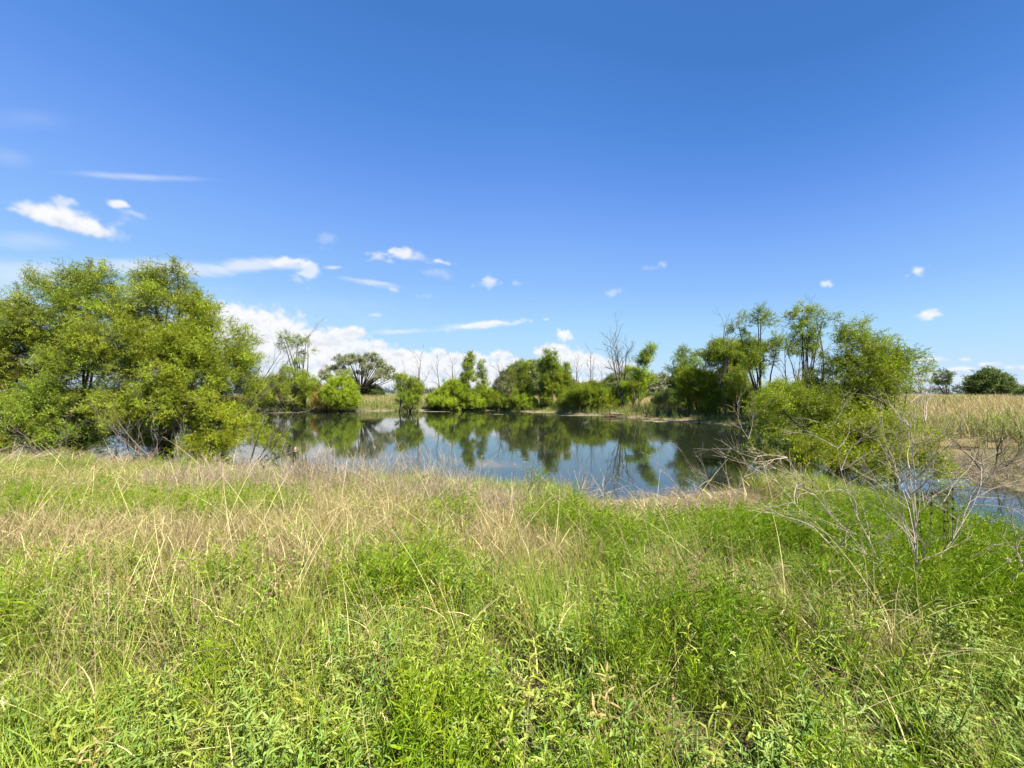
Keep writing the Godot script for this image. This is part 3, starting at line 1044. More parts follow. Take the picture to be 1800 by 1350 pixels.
func far_grass() -> void:
	var S := {}
	for k in 4:
		S["coarse%d" % k] = Scatter.new()
		S["herb%d" % k] = Scatter.new()
	var total := 0
	for i in 60000:
		# thrown more thickly near the water than out on the meadow
		var dist := 9.0 + 150.0 * pow(rng.randf(), 1.7)
		var az := rf(-58, 58)
		var x := dist * sin(deg_to_rad(az))
		var z := -dist * cos(deg_to_rad(az))
		var s := to_shore(x, z)
		if s < 0.15 + patchy.get_noise_2d(x * 5, z * 5) * 0.4 or (z > -12.5 and x < 9):
			continue
		if x > 7 and z > -17 and s < 3.2 and rng.randf() < 0.8:
			continue
		var y := lie(x, z, s)
		var n1 := patchy.get_noise_2d(x * 0.9, z * 0.9)
		var n2 := patchy.get_noise_2d(x * 3 + 30, z * 3)
		var dry := clampf(0.42 + n1 * 0.8 + n2 * 0.35 + smoothstep(8, 25, s) * 0.25 - (0.35 * smoothstep(9, 2, s)) + (0.3 if x > 11 else 0.0), 0, 1)
		var c := Color(0.17, 0.22, 0.05).lerp(Color(0.40, 0.33, 0.18), dry) * rf(0.8, 1.2)
		var size := rf(0.8, 1.25) * (1.0 + dist / 220.0) * (1.0 if s > 2.5 else 0.75) * (0.75 if x > 11 and dist < 45 else 1.0)
		if s < 8 and n2 > 0.02 and (x < 11 or z < -22 or rng.randf() < 0.35):
			S["herb%d" % (rng.randi() % 4)].put(upright(Vector3(x, y, z), rf(1.8, 3.2)), Color(0.15, 0.22, 0.04) * rf(0.8, 1.25))
		S["coarse%d" % (rng.randi() % 4)].put(upright(Vector3(x, y, z), size, 1.0 - 0.3 * smoothstep(40, 120, dist)), c)
		total += 1
	print("far tufts ", total)
	var o := Node3D.new()
	o.name = "meadow_grass"
	add_child(o, true)
	tag(o, "green and tan grass of the far bank and meadow", "grass")
	o.set_meta("kind", "stuff")
	var w := Node3D.new()
	w.name = "bank_weeds"
	add_child(w, true)
	tag(w, "tall green weeds along the far bank", "weeds")
	w.set_meta("kind", "stuff")
	for k in 4:
		strew("tufts", S["coarse%d" % k], G["coarse%d" % k], o)
		strew("tufts", S["herb%d" % k], G["herb%d" % k], w)


func materials() -> void:
	M.leaf = leafy("willow and oak leaves", 0.62, 0.45)
	M.grass = leafy("green grass", 0.55)
	M.herb = leafy("herb leaves", 0.55, 0.6)
	M.straw = leafy("dry straw", 0.4, 0.6)
	M.bark = plain("bark")
	M.wood = plain("weathered wood", 0.85)
	var t := NoiseTexture2D.new()
	t.width = 256; t.height = 256; t.seamless = true
	var fn := FastNoiseLite.new()
	fn.seed = 3; fn.frequency = 0.05; fn.fractal_octaves = 4
	t.noise = fn
	var ramp := Gradient.new()
	ramp.set_color(0, Color(0.5, 0.48, 0.46)); ramp.set_color(1, Color(1, 1, 1))
	t.color_ramp = ramp
	for m in [M.bark, M.wood]:
		m.albedo_texture = t
		m.uv1_triplanar = true
		m.uv1_scale = Vector3(6, 1.6, 6)


func big_willows() -> void:
	var y0 := Color(0.285, 0.37, 0.03)
	var y1 := Color(0.23, 0.31, 0.03)
	var g0 := Color(0.17, 0.275, 0.04)
	var g1 := Color(0.28, 0.35, 0.035)
	var o := {"leaf": "willow", "size": 0.52, "cover": 1.25, "thick": 0.09, "up": 0.22, "bark": Color(0.10, 0.082, 0.065)}
	o.lobes = [[Vector3(-0.8, 0.75, 1.2), Vector3(1.2, 0.7, 0.8)], [Vector3(0.7, 0.9, 0.9), Vector3(0.9, 0.6, 0.6)], [Vector3(0.1, 0.75, -0.9), Vector3(1.7, 0.85, 0.8)], [Vector3(0.0, 2.4, 0), Vector3(1.5, 1.6, 1.3)], [Vector3(0.3, 4.6, 0), Vector3(1.0, 1.5, 1.0)], [Vector3(0.1, 5.9, 0), Vector3(0.8, 0.75, 0.7)], [Vector3(0.5, 6.4, 0), Vector3(0.4, 0.35, 0.4)], [Vector3(-1.3, 4.0, 0.2), Vector3(1.0, 1.1, 1.0)], [Vector3(-1.2, 5.6, 0.1), Vector3(0.7, 0.7, 0.7)], [Vector3(1.2, 3.3, 0.6), Vector3(1.0, 1.1, 0.9)], [Vector3(-0.4, 1.5, 1.2), Vector3(1.3, 0.9, 0.8)], [Vector3(0.8, 5.3, 0.2), Vector3(0.6, 0.9, 0.6)]]
	grown("big_willow", "tall dark green willow in the middle of the left clump, over the water patch", "tree", -15.2, -13.6, 7.4, 4.0, "bush", g0, g1, o)
	o.lobes = [[Vector3(0.1, 0.75, -0.9), Vector3(1.7, 0.85, 0.8)], [Vector3(0.1, 2.6, 0.2), Vector3(1.6, 1.6, 1.3)], [Vector3(0.0, 4.6, 0), Vector3(1.2, 1.3, 1.1)], [Vector3(0.1, 5.7, 0), Vector3(0.75, 0.8, 0.7)], [Vector3(0.35, 6.45, 0), Vector3(0.3, 0.35, 0.35)], [Vector3(1.15, 4.9, 0.2), Vector3(0.6, 0.6, 0.6)], [Vector3(-0.5, 6.0, 0), Vector3(0.4, 0.4, 0.4)], [Vector3(-0.9, 3.8, 0.6), Vector3(0.9, 1.0, 0.8)], [Vector3(1.3, 3.6, 0.6), Vector3(0.9, 0.9, 0.9)], [Vector3(-0.5, 1.6, 1.0), Vector3(1.0, 0.7, 0.6)]]
	grown("big_willow", "tallest willow of the left clump, yellow-green with an airy top", "tree", -12.0, -13.3, 7.6, 4.0, "bush", y1, g1, o)
	o.lobes = [[Vector3(0.1, 0.75, -0.9), Vector3(1.7, 0.85, 0.8)], [Vector3(0, 2.7, 0), Vector3(1.5, 1.6, 1.3)], [Vector3(0.4, 4.0, 0.1), Vector3(1.1, 0.9, 1.0)], [Vector3(0.9, 2.9, 0.3), Vector3(0.8, 1.2, 0.8)], [Vector3(-1.0, 3.6, 0.5), Vector3(0.9, 1.0, 0.8)], [Vector3(-0.6, 2.0, 1.1), Vector3(0.8, 0.7, 0.6)], [Vector3(0.5, 2.0, 0.9), Vector3(0.9, 0.9, 0.6)]]
	grown("big_willow", "round-topped yellow-green willow at the right end of the left clump", "tree", -10.5, -13.2, 5.0, 3.4, "bush", y0, y1, o)
	o.lobes = [[Vector3(-0.4, 0.7, 1.2), Vector3(1.3, 0.75, 0.8)], [Vector3(0.6, 0.8, 0.3), Vector3(1.3, 0.8, 1.0)], [Vector3(0.1, 0.75, -0.9), Vector3(1.7, 0.85, 0.8)], [Vector3(0, 2.0, 0), Vector3(1.6, 1.7, 1.4)], [Vector3(-0.7, 4.0, 0), Vector3(1.2, 1.4, 1.0)], [Vector3(0.7, 3.7, 0.3), Vector3(1.1, 1.2, 1.0)], [Vector3(-0.2, 4.9, 0), Vector3(0.8, 0.6, 0.7)], [Vector3(0, 1.2, 1.2), Vector3(1.5, 0.9, 0.8)], [Vector3(-1.6, 3.2, 0), Vector3(1.1, 1.5, 1.0)]]
	grown("big_willow", "broad olive willow at the left edge of the left clump", "tree", -18.4, -13.9, 6.3, 4.4, "bush", Color(0.19, 0.235, 0.03), Color(0.27, 0.275, 0.04), o)
	o.size = 0.42
	o.lobes = [[Vector3(0, 0.9, 0), Vector3(0.55, 0.5, 0.4)], [Vector3(0.25, 1.45, 0), Vector3(0.45, 0.45, 0.4)], [Vector3(-0.35, 0.6, 0.1), Vector3(0.4, 0.35, 0.35)], [Vector3(0.1, 1.9, 0), Vector3(0.25, 0.25, 0.25)]]
	o.thick = 0.03
	grown("willow_sapling", "small bright yellow-green willow leaning out at the right foot of the left clump", "shrub", -8.9, -11.4, 2.3, 1.2, "bush", Color(0.33, 0.40, 0.025), Color(0.27, 0.35, 0.025), o)
	# the right-hand willow with its low skirts
	o.size = 0.52
	o.thick = 0.07
	o.lobes = [[Vector3(0.2, 1.5, 0), Vector3(1.2, 1.2, 1.0)], [Vector3(0.5, 2.8, 0), Vector3(0.75, 0.9, 0.8)], [Vector3(0.6, 3.7, 0), Vector3(0.45, 0.55, 0.5)], [Vector3(1.1, 3.2, 0), Vector3(0.5, 0.6, 0.5)], [Vector3(1.0, 2.1, 0.3), Vector3(0.7, 0.9, 0.7)], [Vector3(-0.9, 1.95, 0), Vector3(0.8, 0.5, 0.7)], [Vector3(-1.6, 1.7, 0.2), Vector3(0.9, 0.7, 0.7)], [Vector3(-2.0, 0.85, 0.5), Vector3(0.9, 0.5, 0.6)], [Vector3(-1.1, 0.6, 0.9), Vector3(0.7, 0.4, 0.5)], [Vector3(-0.3, 1.2, 0.9), Vector3(0.7, 0.6, 0.5)]]
	grown("willow_tree", "large yellow-green willow standing in the water on the right", "tree", 9.7, -11.6, 4.3, 3.6, "bush", y0, Color(0.24, 0.32, 0.03), o)
	o.lobes = [[Vector3(0, 0.8, 0), Vector3(1.0, 0.6, 0.7)], [Vector3(0.9, 1.0, 0), Vector3(0.8, 0.55, 0.6)], [Vector3(-0.8, 0.6, 0.1), Vector3(0.7, 0.45, 0.5)], [Vector3(0.3, 1.4, 0), Vector3(0.7, 0.4, 0.5)], [Vector3(1.3, 0.6, 0.2), Vector3(0.6, 0.4, 0.5)]]
	o.thick = 0.04
	grown("willow_bush", "low spreading yellow-green willow bush in front of the right willow", "bush", 8.9, -9.9, 1.9, 2.6, "bush", Color(0.32, 0.385, 0.025), y0, o)
	# trailing airy branch tips out to the right of the crown
	o.lobes = [[Vector3(0.2, 3.2, 0), Vector3(0.35, 0.35, 0.35)], [Vector3(0.7, 2.9, 0), Vector3(0.25, 0.4, 0.3)], [Vector3(-0.3, 3.6, 0), Vector3(0.35, 0.35, 0.35)], [Vector3(-0.2, 2.4, 0), Vector3(0.5, 0.5, 0.4)]]
	o.cover = 1.4
	grown("willow_tree", "slender airy willow with trailing tips at the right willow's right edge", "tree", 11.3, -11.5, 3.6, 1.8, "bush", g1, Color(0.24, 0.35, 0.07), o)

	bare_tree("leaning_dead_tree", "dark bare boughs reaching up to the right out of the left clump", "dead tree", -11.6, -14.6, 4.3, [[0.8, 0.0, 1.3], [1.1, 0.1, 1.15], [0.55, -0.1, 1.0]], Color(0.13, 0.11, 0.095), {"thick": 0.03, "kids": 1, "spread": 0.45, "rise": 0.03})
	bare_tree("fallen_bough", "pale grey dead boughs arching over the water right of the left clump", "dead branch", -8.6, -12.6, 2.1, [[0.9, 0.3, 1.1], [1.6, 0.2, 1.2], [0.5, 0.4, 1.0], [2.5, 0.4, 1.1]], Color(0.30, 0.27, 0.23), {"thick": 0.03, "rise": 0.0, "kids": 1})
	bare_tree("fallen_bough", "grey twiggy dead branches in front of the tallest left willow", "dead branch", -10.6, -11.9, 2.4, [[-0.5, 0.5, 0.9], [0.2, 0.6, 0.9], [-1.2, 0.4, 0.9], [0.6, 0.5, 0.8]], Color(0.27, 0.245, 0.21), {"thick": 0.022, "kids": 2})
	bare_tree("fallen_bough", "bare grey twigs low before the dark green left willow", "dead branch", -14.0, -12.1, 1.9, [[-0.8, 0.4, 1.0], [0.5, 0.4, 0.9], [-1.6, 0.3, 1.0]], Color(0.25, 0.225, 0.19), {"thick": 0.02, "kids": 2})
	bare_tree("bare_tree", "bare grey tree top at the far left edge", "dead tree", -21.7, -14.9, 7.7, [[0.05, 0, 1.0], [-0.2, 0.1, 0.8]], Color(0.22, 0.2, 0.18), {"kids": 1})


func far_trees() -> void:
	grown("willow_shrub", "fan-stemmed grey-barked willow shrub just right of the big left willows", "shrub", -26.88, -46.00, 5.74, 7.14, "bush", Color(0.216, 0.336, 0.036), Color(0.312, 0.372, 0.036), {"thick": .1, "bare": .35, "cover": 1.1, "up": 0.85})
	grown("willow_shrub", "small yellow-green shrub half hidden behind the bare leaning boughs on the left", "shrub", -31.80, -50.00, 4.20, 4.44, "bush", Color(0.312, 0.372, 0.024), Color(0.216, 0.312, 0.031), {"up": 0.85})
	grown("sparse_tree", "thin sparse tree with few leaves above the fan-stemmed shrub", "tree", -25.92, -48.00, 9.30, 4.97, "open", Color(0.216, 0.312, 0.108), Color(0.276, 0.372, 0.096), {"bare": .5, "cover": .7})
	grown("brown_shrub", "rust-brown half-dead shrub hanging over the far water", "shrub", -22.12, -46.00, 3.56, 3.13, "bush", Color(0.384, 0.240, 0.060), Color(0.264, 0.264, 0.054), {"bare": .3, "up": 0.85})
	grown("willow_bush", "rounded bright green willow bush in front of the spreading oak", "bush", -20.19, -45.50, 4.89, 4.17, "bush", Color(0.348, 0.444, 0.030), Color(0.264, 0.396, 0.030), {"up": 0.85})
	grown("spreading_oak", "wide grey-green spreading oak with open crown and forked trunk", "tree", -28.33, -72.00, 10.61, 15.98, "spread", Color(0.26, 0.30, 0.19), Color(0.33, 0.36, 0.22), {"thick": .18, "size": .55, "cover": .7, "leaf": "broad", "up": .6})
	grown("willow_bush", "narrow olive willow bush with a dark twiggy base, right of the spreading oak", "bush", -12.25, -46.00, 4.72, 3.54, "bush", Color(0.216, 0.336, 0.036), Color(0.312, 0.372, 0.036), {"cover": 1.2, "up": 0.85})
	grown("willow_bush", "broad light-green willow bush at the foot of the tall leaning tree", "bush", -7.92, -51.00, 4.01, 6.04, "bush", Color(0.348, 0.444, 0.030), Color(0.264, 0.396, 0.030), {"up": 0.85})
	grown("tall_willow", "tall slim leaning tree rising over the broad light-green bush", "tree", -6.48, -51.50, 7.91, 2.74, "column", Color(0.216, 0.336, 0.036), Color(0.312, 0.372, 0.036), {"cover": 2, "lean": Vector3(1.2, 0, 0.2), "up": 0.85})
	grown("slim_willow", "slim feathery willow right of the tall leaning tree", "tree", -3.77, -52.00, 6.66, 2.31, "column", Color(0.216, 0.336, 0.036), Color(0.312, 0.372, 0.036), {"cover": 1.3, "up": 0.85})
	grown("willow_bush", "low green bush under the slim feathery willow", "bush", -3.92, -51.00, 2.95, 3.32, "bush", Color(0.348, 0.444, 0.030), Color(0.264, 0.396, 0.030), {"up": 0.85})
	grown("willow_bush", "low bush left of the big dome-shaped oak", "bush", -1.51, -51.00, 2.35, 3.02, "bush", Color(0.216, 0.336, 0.036), Color(0.312, 0.372, 0.036), {"up": 0.85})
	grown("dome_oak", "large dense dome-shaped oak in the middle of the far bank", "tree", 4.38, -74.00, 8.55, 16.42, "dome", Color(0.156, 0.216, 0.060), Color(0.240, 0.288, 0.090), {"leaf": "broad", "size": .9, "cover": 1.7, "thick": .4})
	grown("willow_sapling", "leaning sapling with bare lower stem at the left of the dome oak", "tree", 0.37, -50.00, 4.94, 1.92, "column", Color(0.216, 0.336, 0.036), Color(0.312, 0.372, 0.036), {"cover": 1, "up": 0.85})
	grown("willow_sapling", "yellow-green sapling in front of the middle of the dome oak", "tree", 2.05, -49.50, 6.01, 1.76, "column", Color(0.312, 0.372, 0.024), Color(0.216, 0.312, 0.031), {"cover": 1.2, "up": 0.85})
	grown("tall_willow", "tallest willow standing before the dome oak", "tree", 4.97, -48.00, 7.88, 3.12, "column", Color(0.216, 0.336, 0.036), Color(0.312, 0.372, 0.036), {"cover": 1.8, "up": 0.85})
	grown("slim_willow", "slim grey-green willow left of the tallest willow", "tree", 3.99, -49.00, 6.84, 1.88, "column", Color(0.216, 0.312, 0.108), Color(0.276, 0.372, 0.096), {"cover": 1, "up": 0.85})
	grown("slim_willow", "pale willow at the right shoulder of the dome oak", "tree", 7.03, -48.50, 5.93, 2.44, "column", Color(0.312, 0.372, 0.024), Color(0.216, 0.312, 0.031), {"cover": 1.2, "up": 0.85})
	grown("willow_bush", "wide low yellow-green bush beside the fallen planks", "bush", 8.91, -43.00, 3.47, 5.72, "bush", Color(0.312, 0.372, 0.024), Color(0.216, 0.312, 0.031), {"cover": 1.9, "up": 0.85})
	grown("oak_tree", "rounded oak behind the tall dead tree", "tree", 17.88, -62.00, 5.32, 8.25, "dome", Color(0.156, 0.216, 0.060), Color(0.240, 0.288, 0.090), {"leaf": "broad", "size": .8})
	grown("oak_tree", "low dark grey-green oak right of the tall dead tree", "tree", 22.37, -60.00, 5.04, 6.92, "dome", Color(0.26, 0.30, 0.19), Color(0.33, 0.36, 0.22), {"leaf": "broad", "size": .8, "cover": 1.3})
	grown("oak_tree", "dark green tree behind the yellow-green willow", "tree", 25.74, -58.00, 5.37, 5.15, "dome", Color(0.072, 0.120, 0.034), Color(0.120, 0.180, 0.042), {"leaf": "broad", "size": .8})
	grown("leaning_willow", "willow leaning right over the dead tree with a light green crown", "tree", 12.86, -41.00, 7.66, 3.03, "column", Color(0.348, 0.444, 0.030), Color(0.264, 0.396, 0.030), {"lean": Vector3(2.3, 0, 0.2), "cover": 1.3, "thick": .07, "up": 0.85})
	grown("willow_bush", "full yellow-green willow at the right end of the far bank", "bush", 16.25, -33.50, 4.78, 4.26, "bush", Color(0.312, 0.372, 0.024), Color(0.216, 0.312, 0.031), {"cover": 2, "thick": .1, "up": 0.85})
	grown("willow_tree", "blue-green airy willow rising behind the full yellow-green one", "tree", 16.78, -36.00, 6.46, 3.20, "open", Color(0.216, 0.312, 0.108), Color(0.276, 0.372, 0.096), {"cover": 1})
	grown("willow_tree", "airy willow between the full yellow-green willow and the tall pair", "tree", 17.88, -31.00, 6.42, 4.59, "open", Color(0.216, 0.336, 0.036), Color(0.312, 0.372, 0.036), {"cover": 1.6})
	grown("willow_bush", "shady willow bush at the water's right corner", "bush", 17.75, -30.00, 3.53, 3.11, "bush", Color(0.216, 0.336, 0.036), Color(0.312, 0.372, 0.036), {"cover": 1.5, "up": 0.85})
	grown("tall_willow", "left one of two tall willows with forked bare lower stems", "tree", 17.49, -27.00, 7.95, 3.67, "open", Color(0.216, 0.336, 0.036), Color(0.312, 0.372, 0.036), {"cover": .85, "thick": .1})
	grown("tall_willow", "right one of two tall willows, narrower and a little taller", "tree", 19.85, -26.00, 8.16, 2.77, "open", Color(0.216, 0.336, 0.036), Color(0.312, 0.372, 0.036), {"cover": .85, "thick": .09})
	grown("willow_bush", "pale willow bush under the two tall willows", "bush", 17.04, -24.00, 2.77, 3.20, "bush", Color(0.216, 0.336, 0.036), Color(0.312, 0.372, 0.036), {"cover": 1.2, "up": 0.85})
	grown("sparse_tree", "thin bare-looking tree just behind the right willow", "tree", 29.29, -30.00, 4.51, 2.22, "open", Color(0.26, 0.30, 0.19), Color(0.33, 0.36, 0.22), {"bare": .4, "cover": .8})
	grown("field_tree", "sparse small tree standing in the tan field on the right", "tree", 70.07, -62.00, 5.87, 3.67, "open", Color(0.108, 0.168, 0.042), Color(0.168, 0.228, 0.060), {"leaf": "broad", "size": .6, "cover": .75})
	grown("field_tree", "dense dark tree in the tan field on the right", "tree", 74.38, -60.00, 5.93, 5.33, "dome", Color(0.108, 0.168, 0.042), Color(0.168, 0.228, 0.060), {"leaf": "broad", "size": .8, "cover": 1.8})
	grown("field_bush", "dark bush at the right end of the tan field", "bush", 53.61, -40.00, 2.56, 1.78, "dome", Color(0.108, 0.168, 0.042), Color(0.168, 0.228, 0.060), {"leaf": "broad"})
	grown("willow_shrub", "low green shrub at the water left of the saplings before the dome oak", "shrub", 0.37, -49.50, 2.35, 3.22, "bush", Color(0.216, 0.336, 0.036), Color(0.312, 0.372, 0.036), {"size": .5, "up": 0.85})
	grown("willow_shrub", "small light-green shrub at the water under the yellow-green sapling", "shrub", 2.17, -49.00, 1.84, 2.46, "bush", Color(0.348, 0.444, 0.030), Color(0.264, 0.396, 0.030), {"size": .5, "up": 0.85})
	grown("willow_shrub", "low yellow-green shrub right of the tallest willow's foot", "shrub", 6.88, -46.50, 2.34, 2.75, "bush", Color(0.312, 0.372, 0.024), Color(0.216, 0.312, 0.031), {"size": .5, "up": 0.85})
	grown("willow_shrub", "low green shrub behind the tall dead tree's foot", "shrub", 12.04, -44.00, 2.07, 2.86, "bush", Color(0.216, 0.336, 0.036), Color(0.312, 0.372, 0.036), {"size": .5, "up": 0.85})
	grown("willow_shrub", "grey-green shrub left of the full yellow-green willow", "shrub", 15.87, -39.00, 2.32, 3.23, "bush", Color(0.216, 0.312, 0.108), Color(0.276, 0.372, 0.096), {"size": .5, "up": 0.85})
	grown("willow_shrub", "small shrub at the left foot of the broad light-green bush", "shrub", -10.18, -51.00, 2.20, 2.57, "bush", Color(0.216, 0.336, 0.036), Color(0.312, 0.372, 0.036), {"size": .5, "up": 0.85})
	grown("willow_shrub", "low shrub right of the full yellow-green willow", "shrub", 16.95, -32.00, 2.29, 2.37, "bush", Color(0.216, 0.336, 0.036), Color(0.312, 0.372, 0.036), {"size": .5, "up": 0.85})
	grown("field_bush", "dark low bush under the spreading oak", "bush", -27.54, -76.00, 4.00, 4.50, "bush", Color(0.072, 0.120, 0.034), Color(0.120, 0.180, 0.042), {"leaf": "broad", "up": 0.85})
	grown("field_tree", "dark rounded tree far behind the rust-brown shrub", "tree", -47.93, -90.00, 5.40, 7.99, "dome", Color(0.072, 0.120, 0.034), Color(0.120, 0.180, 0.042), {"leaf": "broad", "size": .9})
	grown("field_tree", "small dark tree far off left of the dome oak", "tree", -1.63, -110.00, 4.15, 9.76, "dome", Color(0.072, 0.120, 0.034), Color(0.120, 0.180, 0.042), {"leaf": "broad", "size": .9})
	bare_tree("dead_tree", "tallest dead tree, grey and fully branched, on the far bank", "dead tree", 11.91, -41.50, 8.89, [[-0.02, 0.05, 1.0], [-0.28, 0.1, 0.86], [0.2, -0.1, 0.8]], Color(0.23, 0.20, 0.175), {"kids": 2})
	bare_tree("dead_tree", "dead tree with two bare stems above the olive bush", "dead tree", -11.30, -46.30, 6.86, [[-0.1, 0, 0.85], [0.12, 0.1, 1.0]], Color(0.23, 0.20, 0.175), {"kids": 1})
	bare_tree("dead_sapling", "thin bare sapling left of the two-stemmed dead tree", "dead tree", -13.49, -46.30, 5.76, [[0.05, 0, 0.95]], Color(0.23, 0.20, 0.175), {"kids": 1})
	bare_tree("dead_sapling", "bare sapling leaning left over the broad light-green bush", "dead tree", -9.23, -52.00, 6.66, [[-0.16, 0, 1.0]], Color(0.23, 0.20, 0.175), {"kids": 1})
	bare_tree("dead_sapling", "bare upright twin sapling left of the tall leaning tree", "dead tree", -8.23, -53.00, 7.22, [[0.02, 0, 1.0], [0.1, 0, 0.85]], Color(0.23, 0.20, 0.175), {"kids": 1})
	bare_tree("dead_sapling", "bare stems left in front of the dome oak", "dead tree", -1.05, -50.50, 6.53, [[0.0, 0, 1.0], [0.06, 0.1, 0.8]], Color(0.23, 0.20, 0.175), {"kids": 1})
	bare_tree("dead_sapling", "grey bare stems in the middle before the dome oak", "dead tree", 2.22, -50.00, 4.94, [[-0.05, 0, 1.0], [0.1, 0, 0.9], [-0.15, 0.1, 0.8]], Color(0.23, 0.20, 0.175), {"kids": 1})
	bare_tree("dead_sapling", "bare pole-like tree right of the dome oak", "dead tree", 9.19, -46.00, 7.03, [[0.0, 0, 1.0], [0.1, 0, 0.7]], Color(0.23, 0.20, 0.175), {"kids": 1})
	bare_tree("dead_sapling", "thin dead stem beside the right shoulder of the dome oak", "dead tree", 8.34, -47.00, 5.82, [[0.04, 0, 1.0]], Color(0.23, 0.20, 0.175), {"kids": 1})
	bare_tree("dead_sapling", "single thin dead stem at the water between dead tree and full willow", "dead tree", 14.56, -37.00, 3.51, [[0.01, 0, 1.0]], Color(0.23, 0.20, 0.175), {"kids": 1})
	bare_tree("dead_tree", "dead bare top sticking out left of the tall willow pair", "dead tree", 16.92, -30.50, 7.61, [[-0.1, 0, 1.0], [0.03, 0, 0.92]], Color(0.23, 0.20, 0.175), {"kids": 1})
	bare_tree("dead_tree", "cluster of bare stems between the two tall willows", "dead tree", 18.31, -25.00, 5.60, [[0.12, 0, 1.0], [-0.1, 0, 0.9], [0.02, 0.1, 0.8]], Color(0.23, 0.20, 0.175), {"kids": 1})
	bare_tree("dead_sapling", "short bare stem between the slim willow and the dome oak", "dead tree", -2.41, -51.00, 4.46, [[0.03, 0, 1.0]], Color(0.23, 0.20, 0.175), {"kids": 1})
	bare_tree("dead_sapling", "second pair of bare stems before the left flank of the dome oak", "dead tree", -0.14, -49.00, 5.24, [[-0.08, 0, 1.0], [0.05, 0, 0.8]], Color(0.23, 0.20, 0.175), {"kids": 1})
	bare_tree("dead_sapling", "single thin grey stem before the left flank of the dome oak", "dead tree", 1.11, -50.00, 6.05, [[0.02, 0, 1.0]], Color(0.23, 0.20, 0.175), {"kids": 1})
	bare_tree("dead_sapling", "pale thin stem left of the tallest willow", "dead tree", 3.41, -48.00, 5.32, [[0.06, 0, 1.0]], Color(0.23, 0.20, 0.175), {"kids": 1})
	bare_tree("dead_sapling", "bare twin stems at the right flank of the dome oak", "dead tree", 7.81, -48.00, 6.46, [[0.0, 0, 1.0], [-0.08, 0, 0.8]], Color(0.23, 0.20, 0.175), {"kids": 1})
	bare_tree("dead_sapling", "bare stem rising behind the wide yellow-green bush", "dead tree", 10.85, -47.00, 5.12, [[0.05, 0, 1.0]], Color(0.23, 0.20, 0.175), {"kids": 1})
	bare_tree("dead_sapling", "low bare branches at the foot of the tall dead tree", "dead tree", 13.02, -40.00, 4.69, [[0.25, 0, 1.0], [-0.2, 0, 0.8]], Color(0.23, 0.20, 0.175), {"kids": 1})
	bare_tree("dead_sapling", "dark dead boughs slanting up beside the spreading oak", "dead tree", -18.08, -47.00, 3.87, [[-0.5, 0, 1.0], [-0.7, 0.1, 0.9]], Color(0.23, 0.20, 0.175), {"kids": 1})
	bare_tree("dead_sapling", "grey fanning dead stems in the far left shrub", "dead tree", -25.86, -46.00, 3.83, [[0.5, 0, 1.0], [-0.4, 0.1, 0.9], [0.1, 0, 1.0]], Color(0.23, 0.20, 0.175), {"kids": 1})
	bare_tree("dead_tree", "bare twiggy tree right of the taller willow", "dead tree", 20.77, -26.00, 7.28, [[0.1, 0, 1.0]], Color(0.23, 0.20, 0.175), {"kids": 1})


func log_shape(long: float, r0: float, r1: float, col: Color, sway := 0.03) -> Bits:
	var b := Bits.new()
	b.tube(curve(Vector3(-long / 2, 0, 0), Vector3(long / 2, 0, 0), sway, 7), r0, r1, 8, col)
	return b


